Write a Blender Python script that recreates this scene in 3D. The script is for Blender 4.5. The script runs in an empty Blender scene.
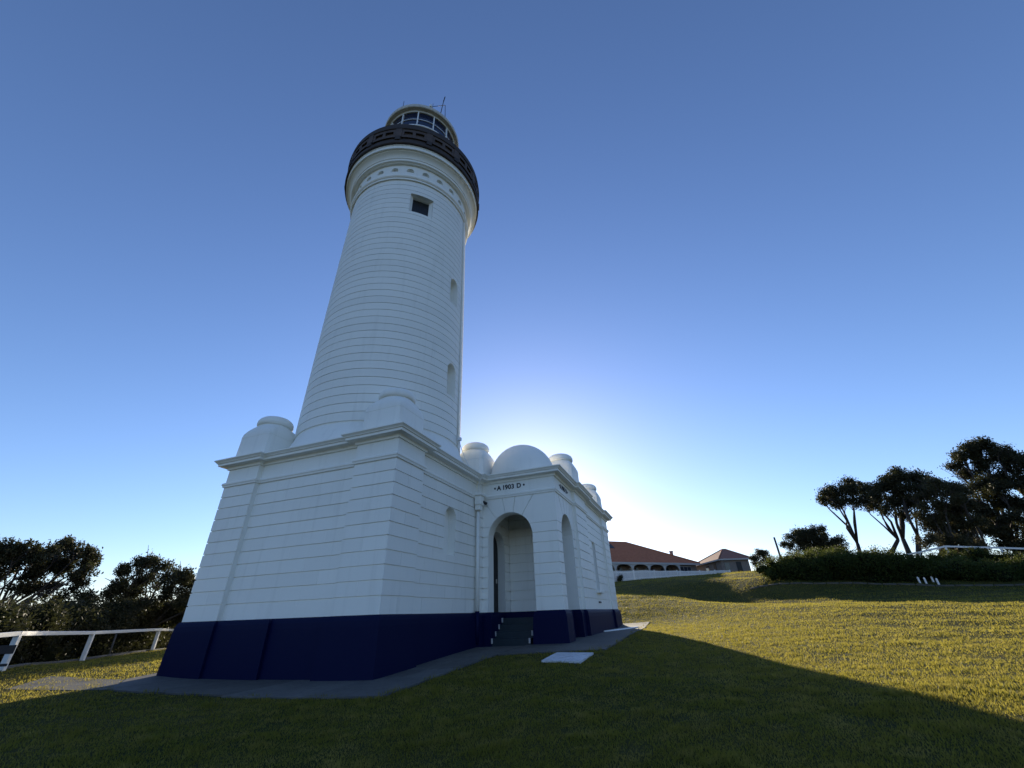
import bpy, bmesh, math, random
import numpy as np
from mathutils import Vector, Matrix, noise as mnoise

random.seed(7)
RNG = np.random.default_rng(7)
SC = bpy.context.scene
COL = SC.collection
PI = math.pi
rad = math.radians

# ------------------------------------------------------------------ camera
# world frame: metres, building corner nearest the camera at (0,0), x along the entrance side, y along the other side
CAM = Vector((-8.557, -6.559, 1.092))
AZ, PITCH, ROLL = 0.3613, 0.5140, 0.0349
fh = Vector((math.cos(AZ), math.sin(AZ), 0))
XR = Vector((math.sin(AZ), -math.cos(AZ), 0))
FW = fh * math.cos(PITCH) + Vector((0, 0, 1)) * math.sin(PITCH)
UP = -fh * math.sin(PITCH) + Vector((0, 0, 1)) * math.cos(PITCH)
rx = XR * math.cos(ROLL) - UP * math.sin(ROLL)
ry = XR * math.sin(ROLL) + UP * math.cos(ROLL)
cd = bpy.data.cameras.new('camera')
cd.sensor_width = 36
cd.lens = 14.395
cd.clip_start = 0.05
cd.clip_end = 8000
cam = bpy.data.objects.new('camera', cd)
COL.objects.link(cam)
M = Matrix((rx, ry, -FW)).transposed().to_4x4()
M.translation = CAM
cam.matrix_world = M
SC.camera = cam

# ------------------------------------------------------------------ light
SUN_AZ, SUN_EL = 19.0, 13.0          # degrees, azimuth counted from +x towards +y
world = bpy.data.worlds.new('World')
SC.world = world
world.use_nodes = True
wn = world.node_tree
wn.nodes.clear()
sky = wn.nodes.new('ShaderNodeTexSky')
sky.sky_type = 'NISHITA'
sky.sun_disc = False
sky.sun_elevation = rad(SUN_EL)
sky.sun_rotation = rad(90 - SUN_AZ)
sky.altitude = 30
sky.air_density = 1.0
sky.dust_density = 0.24
sky.ozone_density = 4.0
bg = wn.nodes.new('ShaderNodeBackground')
bg.inputs['Strength'].default_value = 0.15
wo = wn.nodes.new('ShaderNodeOutputWorld')
wb = wn.nodes.new('ShaderNodeMix')          # even white balance over the whole sky
wb.data_type = 'RGBA'
wb.blend_type = 'MULTIPLY'
wb.inputs[0].default_value = 1.0
wb.inputs[7].default_value = (1.0, 0.905, 0.99, 1)
wn.links.new(sky.outputs[0], wb.inputs[6])
wn.links.new(wb.outputs[2], bg.inputs[0])
wn.links.new(bg.outputs[0], wo.inputs[0])

sl = bpy.data.lights.new('sun', 'SUN')
sl.energy = 5.0
sl.angle = rad(0.5)
sl.color = (1.0, 0.87, 0.66)
so = bpy.data.objects.new('sun', sl)
COL.objects.link(so)
sdir = Vector((math.cos(rad(SUN_AZ)) * math.cos(rad(SUN_EL)), math.sin(rad(SUN_AZ)) * math.cos(rad(SUN_EL)), math.sin(rad(SUN_EL))))
so.rotation_euler = sdir.to_track_quat('Z', 'Y').to_euler()
so.location = (0, 0, 60)

SC.view_settings.view_transform = 'Standard'
SC.view_settings.look = 'None'
SC.view_settings.exposure = 0.58
SC.view_settings.gamma = 1.0
SC.cycles.max_bounces = 6
SC.cycles.transparent_max_bounces = 8


# ------------------------------------------------------------------ helpers
def new_mat(name):
    m = bpy.data.materials.new(name)
    m.use_nodes = True
    nt = m.node_tree
    b = nt.nodes['Principled BSDF']
    return m, nt, b


def nd(nt, t, **kw):
    n = nt.nodes.new(t)
    for k, v in kw.items():
        if k in n.inputs.keys():
            n.inputs[k].default_value = v
        else:
            setattr(n, k, v)
    return n


def ramp(nt, fac, stops):
    r = nt.nodes.new('ShaderNodeValToRGB')
    els = r.color_ramp.elements
    while len(els) < len(stops):
        els.new(0.5)
    for e, (p, c) in zip(els, stops):
        e.position = p
        e.color = (*c, 1) if len(c) == 3 else c
    nt.links.new(fac, r.inputs[0])
    return r.outputs[0]


def coords(nt, scale=(1, 1, 1)):
    g = nt.nodes.new('ShaderNodeNewGeometry')
    mp = nt.nodes.new('ShaderNodeMapping')
    mp.inputs['Scale'].default_value = scale
    nt.links.new(g.outputs['Position'], mp.inputs[0])
    return mp.outputs[0]


def noise(nt, vec, scale, detail=4, rough=0.55):
    n = nt.nodes.new('ShaderNodeTexNoise')
    n.inputs['Scale'].default_value = scale
    n.inputs['Detail'].default_value = detail
    n.inputs['Roughness'].default_value = rough
    nt.links.new(vec, n.inputs['Vector'])
    return n.outputs['Fac']


def mixc(nt, fac, a, b, mode='MIX'):
    m = nt.nodes.new('ShaderNodeMix')
    m.data_type = 'RGBA'
    m.blend_type = mode
    for sock, v in ((m.inputs[0], fac), (m.inputs[6], a), (m.inputs[7], b)):
        if isinstance(v, (int, float)):
            sock.default_value = v
        elif isinstance(v, tuple):
            sock.default_value = (*v, 1)
        else:
            nt.links.new(v, sock)
    return m.outputs[2]


def bump(nt, b, h, strength, dist=0.01):
    n = nt.nodes.new('ShaderNodeBump')
    n.inputs['Strength'].default_value = strength
    n.inputs['Distance'].default_value = dist
    nt.links.new(h, n.inputs['Height'])
    nt.links.new(n.outputs[0], b.inputs['Normal'])


def paint_mat(name, base, dirt, rough=0.55, var=0.06, dscale=0.7, bumpd=0.004, streak=True):
    m, nt, b = new_mat(name)
    v = coords(nt)
    n1 = noise(nt, v, dscale, 5)
    vs = coords(nt, (3.0, 3.0, 0.25))
    n2 = noise(nt, vs, 1.6, 4)
    oi = nt.nodes.new('ShaderNodeObjectInfo')
    f1 = ramp(nt, n1, [(0.40, (0, 0, 0)), (0.75, (1, 1, 1))])
    c = mixc(nt, f1, base, tuple(x * 0.93 + d * 0.07 for x, d in zip(base, dirt)))
    if streak:
        f2 = ramp(nt, n2, [(0.54, (0, 0, 0)), (0.85, (0.30, 0.30, 0.30))])
        c = mixc(nt, f2, c, dirt)
    rv = ramp(nt, oi.outputs['Random'], [(0, (1 - var,) * 3), (1, (1, 1, 1))])
    c = mixc(nt, 1.0, c, rv, 'MULTIPLY')
    nt.links.new(c, b.inputs['Base Color'])
    b.inputs['Roughness'].default_value = rough
    n3 = noise(nt, v, 22, 5)
    bump(nt, b, n3, 0.35, bumpd)
    return m


def plain_mat(name, col, rough=0.6, metal=0.0, var=0.15, scale=6.0, bumpd=0.003):
    m, nt, b = new_mat(name)
    v = coords(nt)
    n1 = noise(nt, v, scale, 5)
    lo = tuple(c * (1 - var) for c in col)
    hi = tuple(min(1, c * (1 + var)) for c in col)
    c = ramp(nt, n1, [(0.3, lo), (0.7, hi)])
    nt.links.new(c, b.inputs['Base Color'])
    b.inputs['Roughness'].default_value = rough
    b.inputs['Metallic'].default_value = metal
    bump(nt, b, noise(nt, v, scale * 6, 4), 0.4, bumpd)
    return m


MAT = {}
MAT['white'] = paint_mat('white_masonry_paint', (0.90, 0.885, 0.815), (0.58, 0.565, 0.50), var=0.05)
MAT['joint'] = plain_mat('joint_paint', (0.50, 0.50, 0.50), 0.8, var=0.1)
MAT['navy'] = paint_mat('navy_paint', (0.0012, 0.0040, 0.036), (0.004, 0.008, 0.04), rough=0.6, var=0.02, streak=False)
MAT['navy'].node_tree.nodes['Principled BSDF'].inputs['Specular IOR Level'].default_value = 0.12
MAT['step'] = plain_mat('step_paint', (0.006, 0.018, 0.028), 0.6)
MAT['nosing'] = plain_mat('nosing', (0.42, 0.40, 0.40), 0.7, scale=30)
MAT['trachyte'] = plain_mat('dark_stone', (0.040, 0.029, 0.025), 0.75, scale=3.0, var=0.3)
MAT['trachyte_panel'] = plain_mat('brown_stone', (0.080, 0.056, 0.046), 0.75, scale=3.0, var=0.3)
MAT['cream'] = plain_mat('cream_metal', (0.55, 0.52, 0.46), 0.5)
MAT['whitemetal'] = plain_mat('white_metal', (0.78, 0.78, 0.77), 0.4, var=0.05)
MAT['black'] = plain_mat('black_paint', (0.010, 0.010, 0.012), 0.5)
MAT['door'] = plain_mat('dark_door', (0.005, 0.005, 0.006), 0.5)
MAT['timber_white'] = paint_mat('white_timber', (0.78, 0.77, 0.74), (0.42, 0.40, 0.36), rough=0.6, var=0.05, dscale=3)
MAT['dark_timber'] = plain_mat('dark_timber', (0.028, 0.022, 0.020), 0.7, scale=9)
MAT['pole'] = plain_mat('weathered_pole', (0.09, 0.085, 0.08), 0.8)
MAT['bark'] = plain_mat('bark', (0.055, 0.045, 0.038), 0.9, scale=5, var=0.35, bumpd=0.03)
MAT['soil'] = plain_mat('garden_edge', (0.075, 0.07, 0.055), 0.9, scale=5)
MAT['brickwall'] = plain_mat('tan_render', (0.20, 0.165, 0.14), 0.8)
MAT['housewhite'] = plain_mat('house_cream', (0.42, 0.40, 0.37), 0.6, var=0.05)


def glass_mat(name, col, rough=0.06):
    m, nt, b = new_mat(name)
    b.inputs['Base Color'].default_value = (*col, 1)
    b.inputs['Roughness'].default_value = rough
    b.inputs['Specular IOR Level'].default_value = 0.5
    v = coords(nt)
    bump(nt, b, noise(nt, v, 1.5, 2), 0.05, 0.01)
    return m


MAT['glass'] = glass_mat('dark_glass', (0.008, 0.016, 0.045))
MAT['glass2'] = glass_mat('window_glass', (0.03, 0.035, 0.045))


def concrete_mat(name, a, b_, stain):
    m, nt, b = new_mat(name)
    v = coords(nt)
    n1 = noise(nt, v, 1.3, 6, 0.65)
    n2 = noise(nt, v, 9, 6, 0.7)
    c = ramp(nt, n1, [(0.3, a), (0.7, b_)])
    f = ramp(nt, n2, [(0.48, (0, 0, 0)), (0.72, (0.75, 0.75, 0.75))])
    c = mixc(nt, f, c, stain)
    oi = nt.nodes.new('ShaderNodeObjectInfo')
    rv = ramp(nt, oi.outputs['Random'], [(0, (0.78,) * 3), (1, (1.1, 1.1, 1.1))])
    c = mixc(nt, 1.0, c, rv, 'MULTIPLY')
    nt.links.new(c, b.inputs['Base Color'])
    b.inputs['Roughness'].default_value = 0.85
    bump(nt, b, noise(nt, v, 40, 5), 0.5, 0.004)
    return m


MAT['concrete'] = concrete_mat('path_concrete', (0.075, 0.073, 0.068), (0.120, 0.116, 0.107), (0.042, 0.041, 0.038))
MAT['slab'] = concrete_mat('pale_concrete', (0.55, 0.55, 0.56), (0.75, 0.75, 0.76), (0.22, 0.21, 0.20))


def tile_mat(name, c0, c1):
    m, nt, b = new_mat(name)
    v = coords(nt)
    n1 = noise(nt, v, 2.5, 5)
    c = ramp(nt, n1, [(0.3, c0), (0.7, c1)])
    w = nt.nodes.new('ShaderNodeTexWave')
    w.wave_type = 'BANDS'
    w.bands_direction = 'Z'
    w.inputs['Scale'].default_value = 1.5
    nt.links.new(v, w.inputs['Vector'])
    nt.links.new(c, b.inputs['Base Color'])
    b.inputs['Roughness'].default_value = 0.75
    bump(nt, b, w.outputs['Fac'], 0.6, 0.05)
    return m


MAT['tile_red'] = tile_mat('terracotta_tiles', (0.36, 0.105, 0.036), (0.46, 0.150, 0.058))
MAT['tile_brown'] = tile_mat('brown_tiles', (0.22, 0.080, 0.040), (0.29, 0.110, 0.058))


def ground_mat():
    m, nt, b = new_mat('mown_lawn')
    v = coords(nt)
    n1 = noise(nt, v, 0.35, 5, 0.6)
    n2 = noise(nt, v, 2.2, 6, 0.7)
    n3 = noise(nt, v, 28, 5, 0.7)
    green = ramp(nt, n2, [(0.3, (0.014, 0.022, 0.004)), (0.7, (0.046, 0.056, 0.010))])
    straw = ramp(nt, n3, [(0.3, (0.045, 0.038, 0.014)), (0.7, (0.15, 0.125, 0.032))])
    f = ramp(nt, n1, [(0.38, (0.12, 0.12, 0.12)), (0.66, (0.65, 0.65, 0.65))])
    c = mixc(nt, f, green, straw)
    nt.links.new(c, b.inputs['Base Color'])
    b.inputs['Roughness'].default_value = 1.0
    b.inputs['Specular IOR Level'].default_value = 0.1
    bump(nt, b, n3, 0.9, 0.03)
    return m


def leaf_mat(name, cols, trans=0.35, tcol=(0.25, 0.30, 0.05), nscale=1.2, rough=0.55):
    """diffuse + translucent foliage, colour varied by position"""
    m = bpy.data.materials.new(name)
    m.use_nodes = True
    nt = m.node_tree
    nt.nodes.clear()
    v = coords(nt)
    n1 = noise(nt, v, nscale, 4, 0.6)
    n2 = noise(nt, v, nscale * 14, 3, 0.6)
    c = ramp(nt, n1, [(0.32, cols[0]), (0.68, cols[1])])
    f = ramp(nt, n2, [(0.45, (0, 0, 0)), (0.7, (1, 1, 1))])
    c = mixc(nt, f, c, cols[2])
    n3 = noise(nt, v, nscale * 4.5, 4, 0.65)
    c = mixc(nt, 1.0, c, ramp(nt, n3, [(0.34, (0.62, 0.66, 0.60)), (0.66, (1.12, 1.10, 1.08))]), 'MULTIPLY')
    p = nt.nodes.new('ShaderNodeBsdfPrincipled')
    p.inputs['Roughness'].default_value = rough
    p.inputs['Specular IOR Level'].default_value = 0.12
    nt.links.new(c, p.inputs['Base Color'])
    t = nt.nodes.new('ShaderNodeBsdfTranslucent')
    tc = mixc(nt, 0.5, c, tcol)
    nt.links.new(tc, t.inputs['Color'])
    mx = nt.nodes.new('ShaderNodeMixShader')
    mx.inputs[0].default_value = trans
    o = nt.nodes.new('ShaderNodeOutputMaterial')
    nt.links.new(p.outputs[0], mx.inputs[1])
    nt.links.new(t.outputs[0], mx.inputs[2])
    nt.links.new(mx.outputs[0], o.inputs[0])
    return m


MAT['ground'] = ground_mat()
MAT['blade'] = leaf_mat('grass_blades', ((0.022, 0.058, 0.006), (0.062, 0.084, 0.014), (0.185, 0.160, 0.062)), 0.60, (0.68, 0.56, 0.10), 0.22)
MAT['leaf_dark'] = leaf_mat('banksia_leaves', ((0.030, 0.034, 0.018), (0.054, 0.052, 0.030), (0.078, 0.066, 0.042)), 0.22, (0.12, 0.13, 0.03))
MAT['leaf_olive'] = leaf_mat('olive_leaves', ((0.040, 0.042, 0.022), (0.065, 0.062, 0.032), (0.095, 0.080, 0.045)), 0.25, (0.16, 0.14, 0.05))
MAT['leaf_hedge'] = leaf_mat('hedge_leaves', ((0.022, 0.042, 0.012), (0.045, 0.068, 0.020), (0.075, 0.085, 0.025)), 0.35, (0.22, 0.24, 0.04))
MAT['core'] = plain_mat('light_block_fill', (0.012, 0.015, 0.008), 1.0, scale=2)  # near-black filler for the light-blocking lumps inside hedges
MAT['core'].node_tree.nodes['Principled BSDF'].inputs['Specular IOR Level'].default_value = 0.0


def add_obj(name, me, mat=None, parent=None, smooth=False):
    o = bpy.data.objects.new(name, me)
    COL.objects.link(o)
    if mat is not None and len(me.materials) == 0:
        me.materials.append(MAT[mat] if isinstance(mat, str) else mat)
    if smooth:
        me.polygons.foreach_set('use_smooth', [True] * len(me.polygons))
    if parent is not None:
        o.parent = parent
    return o


def from_bm(name, bm, mat=None, parent=None, smooth=False):
    me = bpy.data.meshes.new(name)
    bm.to_mesh(me)
    bm.free()
    return add_obj(name, me, mat, parent, smooth)


def from_py(name, vs, fs, mat=None, parent=None, smooth=False):
    me = bpy.data.meshes.new(name)
    me.from_pydata(vs, [], fs)
    me.update()
    return add_obj(name, me, mat, parent, smooth)


def tag(o, label, cat, group=None, kind=None):
    o['label'] = label
    o['category'] = cat
    if group:
        o['group'] = group
    if kind:
        o['kind'] = kind
    return o


def thing(name, loc, label, cat, group=None, rotz=0.0):
    o = bpy.data.objects.new(name, None)
    COL.objects.link(o)
    o.empty_display_size = 0.3
    o.location = loc
    o.rotation_euler = (0, 0, rotz)
    bpy.context.view_layer.update() if False else None
    return tag(o, label, cat, group)


def structure(o):
    o['kind'] = 'structure'
    return o


def box(bm, x0, x1, y0, y1, z0, z1, bev=0.0, mat4=None):
    vs = [bm.verts.new((x, y, z)) for z in (z0, z1) for y in (y0, y1) for x in (x0, x1)]
    fs = []
    for idx in ((0, 2, 3, 1), (4, 5, 7, 6), (0, 1, 5, 4), (2, 6, 7, 3), (0, 4, 6, 2), (1, 3, 7, 5)):
        fs.append(bm.faces.new([vs[i] for i in idx]))
    if bev > 0:
        es = list({e for f in fs for e in f.edges})
        r = bmesh.ops.bevel(bm, geom=es, offset=bev, segments=1, affect='EDGES')
        vs = list({v for f in r['faces'] for v in f.verts} | {v for v in vs if v.is_valid})
    if mat4 is not None:
        bmesh.ops.transform(bm, matrix=mat4, verts=[v for v in vs if v.is_valid])
    return vs


def tube(bm, pts, rads, n=8, cap=True):
    rings = []
    pts = [Vector(p) for p in pts]
    if not isinstance(rads, (list, tuple)):
        rads = [rads] * len(pts)
    ref = None
    for i, p in enumerate(pts):
        d = (pts[min(i + 1, len(pts) - 1)] - pts[max(i - 1, 0)]).normalized()
        a = ref if ref is not None and abs(ref.dot(d)) < 0.9 else (Vector((0, 0, 1)) if abs(d.z) < 0.8 else Vector((1, 0, 0)))
        u = (a - d * a.dot(d)).normalized()
        w = d.cross(u)
        ref = u
        rings.append([bm.verts.new(p + (u * math.cos(2 * PI * k / n) + w * math.sin(2 * PI * k / n)) * rads[i]) for k in range(n)])
    for a, b in zip(rings, rings[1:]):
        for k in range(n):
            f = bm.faces.new((a[k], a[(k + 1) % n], b[(k + 1) % n], b[k]))
            f.smooth = True
    if cap:
        bm.faces.new(rings[0][::-1])
        bm.faces.new(rings[-1])


def lathe(bm, prof, cx, cy, n=96, smooth=True, close=False, a0=0.0):
    rings = []
    for r, z in prof:
        if r < 1e-6:
            rings.append([bm.verts.new((cx, cy, z))])
        else:
            rings.append([bm.verts.new((cx + r * math.cos(a0 + 2 * PI * k / n), cy + r * math.sin(a0 + 2 * PI * k / n), z)) for k in range(n)])
    pairs = list(zip(rings, rings[1:]))
    if close:
        pairs.append((rings[-1], rings[0]))
    for a, b in pairs:
        for k in range(n):
            k2 = (k + 1) % n
            if len(a) == 1 and len(b) == 1:
                continue
            if len(a) == 1:
                f = bm.faces.new((a[0], b[k2], b[k]))
            elif len(b) == 1:
                f = bm.faces.new((a[k], a[k2], b[0]))
            else:
                f = bm.faces.new((a[k], a[k2], b[k2], b[k]))
            f.smooth = smooth


def hardlathe(bm, prof, cx, cy, n=96, a0=0.0):
    """lathe with a crisp edge at every profile point"""
    for p, q in zip(prof, prof[1:]):
        lathe(bm, [p, q], cx, cy, n, True, False, a0)


def piece(bm, mp, sL, sR, zs, n, d0, d1, smooth=False):
    """grid patch between sL(z) and sR(z) at depth d0 with rim faces back to depth d1"""
    grid = []
    for z in zs:
        a, b = sL(z), sR(z)
        if b < a:
            b = a
        grid.append([bm.verts.new(mp(a + (b - a) * j / n, z, d0)) for j in range(n + 1)])
    for r0, r1 in zip(grid, grid[1:]):
        for j in range(n):
            f = bm.faces.new((r0[j], r0[j + 1], r1[j + 1], r1[j]))
            f.smooth = smooth
    if d1 is None:
        return
    per = [(zs[0], j) for j in range(n + 1)] + [(z, n) for z in zs[1:]] + [(zs[-1], j) for j in range(n - 1, -1, -1)] + [(z, 0) for z in zs[-2:0:-1]]
    fr, bk = [], []
    for z, j in per:
        a, b = sL(z), sR(z)
        if b < a:
            b = a
        s = a + (b - a) * j / n
        fr.append(bm.verts.new(mp(s, z, d0)))
        bk.append(bm.verts.new(mp(s, z, d1)))
    m = len(fr)
    for k in range(m):
        k2 = (k + 1) % m
        bm.faces.new((fr[k], bk[k], bk[k2], fr[k2]))


class Opening:
    """round-headed (or square, R=0) opening in a wall: centre, half width, bottom, spring line"""
    def __init__(s, c, hw, zb, zs, arch=True):
        s.c, s.w, s.zb, s.zs, s.arch = c, hw, zb, zs, arch
        s.zt = zs + (hw if arch else 0)

    def hw(s, z):
        if z < s.zb - 1e-6 or z > s.zt + 1e-6:
            return 0.0
        if z <= s.zs + 1e-6 or not s.arch:
            return s.w
        t = max(0.0, s.w ** 2 - (z - s.zs) ** 2)
        return math.sqrt(t)

    def levels(s, z0, z1):
        L = []
        if s.arch:
            for k in range(0, 9):
                z = s.zs + s.w * math.sin(PI / 2 * k / 8)
                if z0 < z < z1:
                    L.append(z)
        if z0 < s.zs < z1:
            L.append(s.zs)
        return L


def wall_pieces(a, b, z0, z1, ops):
    """cut a rectangle by openings -> list of (sL, sR, zs)"""
    for op in ops:
        if op.c + op.w <= a or op.c - op.w >= b or op.zt <= z0 + 1e-4 or op.zb >= z1 - 1e-4:
            continue
        out = []
        if z0 < op.zb - 1e-4:
            out += wall_pieces(a, b, z0, op.zb, [o for o in ops if o is not op])
            z0 = op.zb
        top = None
        if z1 > op.zt + 1e-4:
            if op.arch:
                pass
            else:
                out += wall_pieces(a, b, op.zt, z1, [o for o in ops if o is not op])
                z1 = op.zt
        zs = sorted(set([z0, z1] + op.levels(z0, z1) + ([op.zt] if z0 < op.zt < z1 else [])))
        rest = [o for o in ops if o is not op]
        if a < op.c - 1e-4:
            lb = op.c
            sL = lambda z, a=a: a
            sR = lambda z, op=op, b=b, a=a: max(a, min(b, op.c - op.hw(z)))
            if any(sR(z) - sL(z) > 0.02 for z in zs):
                out.append((sL, sR, zs))
        if b > op.c + 1e-4:
            sL = lambda z, op=op, a=a, b=b: min(b, max(a, op.c + op.hw(z)))
            sR = lambda z, b=b: b
            if any(sR(z) - sL(z) > 0.02 for z in zs):
                out.append((sL, sR, zs))
        return out
    return [(lambda z, a=a: a, lambda z, b=b: b, [z0, z1])]


def offset_path(path, closed):
    """outward mitre vectors; outward is to the right of the walking direction"""
    n = len(path)
    res = []
    for i in range(n):
        p = Vector(path[i])
        def nrm(a, b):
            d = (Vector(b) - Vector(a)).normalized()
            return Vector((d.y, -d.x))
        if closed or 0 < i < n - 1:
            n0 = nrm(path[i - 1], path[i])
            n1 = nrm(path[i], path[(i + 1) % n])
        elif i == 0:
            n0 = n1 = nrm(path[0], path[1])
        else:
            n0 = n1 = nrm(path[-2], path[-1])
        m = (n0 + n1)
        m = m / m.length_squared * 2 if m.length > 1e-5 else n0
        res.append((p, m))
    return res


def sweep(bm, path, prof, closed=True):
    om = offset_path(path, closed)
    cols = []
    for off, z in prof:
        cols.append([(p.x + m.x * off, p.y + m.y * off, z) for p, m in om])
    n = len(path)
    for A, B in zip(cols, cols[1:]):
        for i in range(n if closed else n - 1):
            j = (i + 1) % n
            bm.faces.new([bm.verts.new(v) for v in (A[i], A[j], B[j], B[i])])


# ------------------------------------------------------------------ terrain
TP = np.array([
    (-8.56, -6.56, -.30), (-1.7, -1.5, 0), (-1.7, 6.4, 0), (0, 0, 0), (0, 6.4, 0), (5.3, -2.8, .30), (5, 0, .24),
    (2, -4.3, .27), (8, -3, .38), (15.5, -3.5, .56), (15.5, 4, .6), (6.4, 6.4, .3), (-4, -4, -.12), (-4, 4, -.05),
    (-8, 3, -.2), (.7, -7.9, .22), (-2.6, -9, .17), (8, -12, .55), (15, -12, 1.0), (22.5, -17.8, 1.2), (31, -11.2, 2.7),
    (28.5, -21.7, 2.0), (27, -24.5, 1.75), (20, -25, 1.15), (10, -22, .5), (30, 0, 2.4), (26.2, -4.7, 1.95), (25.5, -1.0, 2.1), (19.5, -5.5, 1.3), (37, -.2, 2.9), (45, .8, 3.9), (34.4, -4.3, 2.45), (39.8, -4.0, 3.7), (30.9, -7.9, 1.65), (36.0, -7.9, 3.30), (44, -8.0, 3.9), (28.8, -9.5, 1.42), (33.8, -10.0, 3.0), (41, -10.8, 3.6), (26.5, -10.5, 1.25), (38.5, -13.0, 3.35), (50.7, 2.7, 4.43), (58.5, -7.9, 5.1),
    (61.8, -11.9, 5.35), (70, 4, 5.3), (75, -3, 5.4), (80, -12, 5.6), (60.4, -18.4, 5.0), (48, -25, 4.6), (39, -28, 3.4),
    (36, -23.5, 3.7), (34, -28.9, 3.1), (35.5, -25.5, 3.85), (42, -18, 4.4), (1.4, 12.9, .2), (5.7, 16.3, .2), (-3, 10, .30), (-1.95, 9.4, .30), (2.5, 20, -.2),
    (8, 25, -.4), (-5, 30, -.8), (20, 20, .3), (30, 15, 1.2), (-30, -20, -.9), (-30, 20, -1.2), (0, -40, 0.2), (40, -50, 1.5),
    (100, 0, 5.6), (100, -40, 5), (100, 40, 4.4), (0, 60, -2), (60, 40, 3), (-12, -12, -.3), (-20, 0, -.6), (0, -20, .15)])


def _tps(P):
    n = len(P)
    d = np.linalg.norm(P[:, None, :2] - P[None, :, :2], axis=2)
    K = np.where(d > 0, d * d * np.log(np.maximum(d, 1e-9)), 0) + np.eye(n) * 0.15
    A = np.zeros((n + 3, n + 3))
    A[:n, :n] = K
    A[:n, n] = 1
    A[:n, n + 1:] = P[:, :2]
    A[n:, :n] = A[:n, n:].T
    bv = np.zeros(n + 3)
    bv[:n] = P[:, 2]
    return np.linalg.solve(A, bv)


_W = _tps(TP)


def terrain(x, y):
    x = np.atleast_1d(np.asarray(x, float))
    y = np.atleast_1d(np.asarray(y, float))
    out = np.zeros(x.shape)
    B = 20000
    for i in range(0, len(x), B):
        xs, ys = x[i:i + B], y[i:i + B]
        d = np.hypot(xs[:, None] - TP[None, :, 0], ys[:, None] - TP[None, :, 1])
        K = np.where(d > 0, d * d * np.log(np.maximum(d, 1e-9)), 0)
        n = len(TP)
        out[i:i + B] = K @ _W[:n] + _W[n] + _W[n + 1] * xs + _W[n + 2] * ys
    r = np.hypot(x - 20, y)
    t = np.clip((r - 85) / 120, 0, 1)
    t = t * t * (3 - 2 * t)
    out = np.clip(out, -12, 9) * (1 - t) + (1.0) * t
    # gentle unevenness of the lawn away from the building
    rb = np.hypot(np.maximum(np.abs(x - 7) - 10, 0), np.maximum(np.abs(y - 1) - 8, 0))
    amp = np.clip(rb / 6, 0, 1)
    und = 0.035 * (np.sin(1.3 * x + 0.7 * y + 1.5 * np.sin(0.31 * y)) * np.sin(0.9 * y - 0.5 * x + 1.2 * np.sin(0.4 * x)))
    und += 0.02 * np.sin(2.9 * x - 1.7 * y + 2 * np.sin(0.7 * y)) * np.sin(2.1 * y + 1.3 * x)
    return out + amp * und


def tz(x, y):
    return float(terrain([x], [y])[0])


def build_ground():
    n = 330
    t = np.linspace(-1, 1, n)
    k = 5.6
    ax = 22 * np.sinh(k * t) / np.sinh(k) * 110
    gx = 4 + ax
    gy = -4 + ax
    X, Y = np.meshgrid(gx, gy)
    Z = terrain(X.ravel(), Y.ravel())
    V = np.stack([X.ravel(), Y.ravel(), Z], 1)
    idx = np.arange(n * n).reshape(n, n)
    F = np.stack([idx[:-1, :-1].ravel(), idx[:-1, 1:].ravel(), idx[1:, 1:].ravel(), idx[1:, :-1].ravel()], 1)
    me = np_mesh('ground', V, F)
    return structure(add_obj('ground', me, 'ground', smooth=True))


def np_mesh(name, V, F):
    me = bpy.data.meshes.new(name)
    k = F.shape[1]
    me.vertices.add(len(V))
    me.vertices.foreach_set('co', np.ascontiguousarray(V, np.float32).ravel())
    me.loops.add(F.size)
    me.loops.foreach_set('vertex_index', np.ascontiguousarray(F, np.int32).ravel())
    me.polygons.add(len(F))
    me.polygons.foreach_set('loop_start', np.arange(0, F.size, k, dtype=np.int32))
    me.update(calc_edges=True)
    return me


build_ground()

# ------------------------------------------------------------------ pavement round the lighthouse
PAVE = [(-1.75, -1.55), (3.0, -1.5), (2.95, -4.3), (5.6, -4.35), (15.4, -4.1), (15.4, 4.5), (8.4, 4.5), (8.4, 7.0), (0.2, 7.0), (-0.8, 6.62), (-1.72, 5.5)]


def in_poly(x, y, poly):
    c = np.zeros(np.shape(x), bool)
    j = len(poly) - 1
    for i in range(len(poly)):
        xi, yi = poly[i]
        xj, yj = poly[j]
        cond = ((yi > y) != (yj > y)) & (x < (xj - xi) * (y - yi) / (yj - yi + 1e-12) + xi)
        c ^= cond
        j = i
    return c


def slab_piece(parent, quad, lift=0.03, nx=3, ny=3, mat='concrete', name='paving_slab', th=0.10):
    """one slab following the ground, with a real edge"""
    q = [Vector(p) for p in quad]
    bm = bmesh.new()
    def pt(i, j):
        u, v = i / nx, j / ny
        p = q[0].lerp(q[1], u).lerp(q[3].lerp(q[2], u), v)
        return p
    top = [[bm.verts.new((pt(i, j).x, pt(i, j).y, tz(*pt(i, j)) + lift)) for i in range(nx + 1)] for j in range(ny + 1)]
    for j in range(ny):
        for i in range(nx):
            bm.faces.new((top[j][i], top[j][i + 1], top[j + 1][i + 1], top[j + 1][i]))
    ring = [top[0][i] for i in range(nx + 1)] + [top[j][nx] for j in range(1, ny + 1)] + [top[ny][i] for i in range(nx - 1, -1, -1)] + [top[j][0] for j in range(ny - 1, 0, -1)]
    low = [bm.verts.new(v.co - Vector((0, 0, th))) for v in ring]
    for k in range(len(ring)):
        k2 = (k + 1) % len(ring)
        bm.faces.new((ring[k], low[k], low[k2], ring[k2]))
    return from_bm(name, bm, mat, parent)


pave = bpy.data.objects.new('pavement', None)
COL.objects.link(pave)
structure(pave)
g = 0.008
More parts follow.
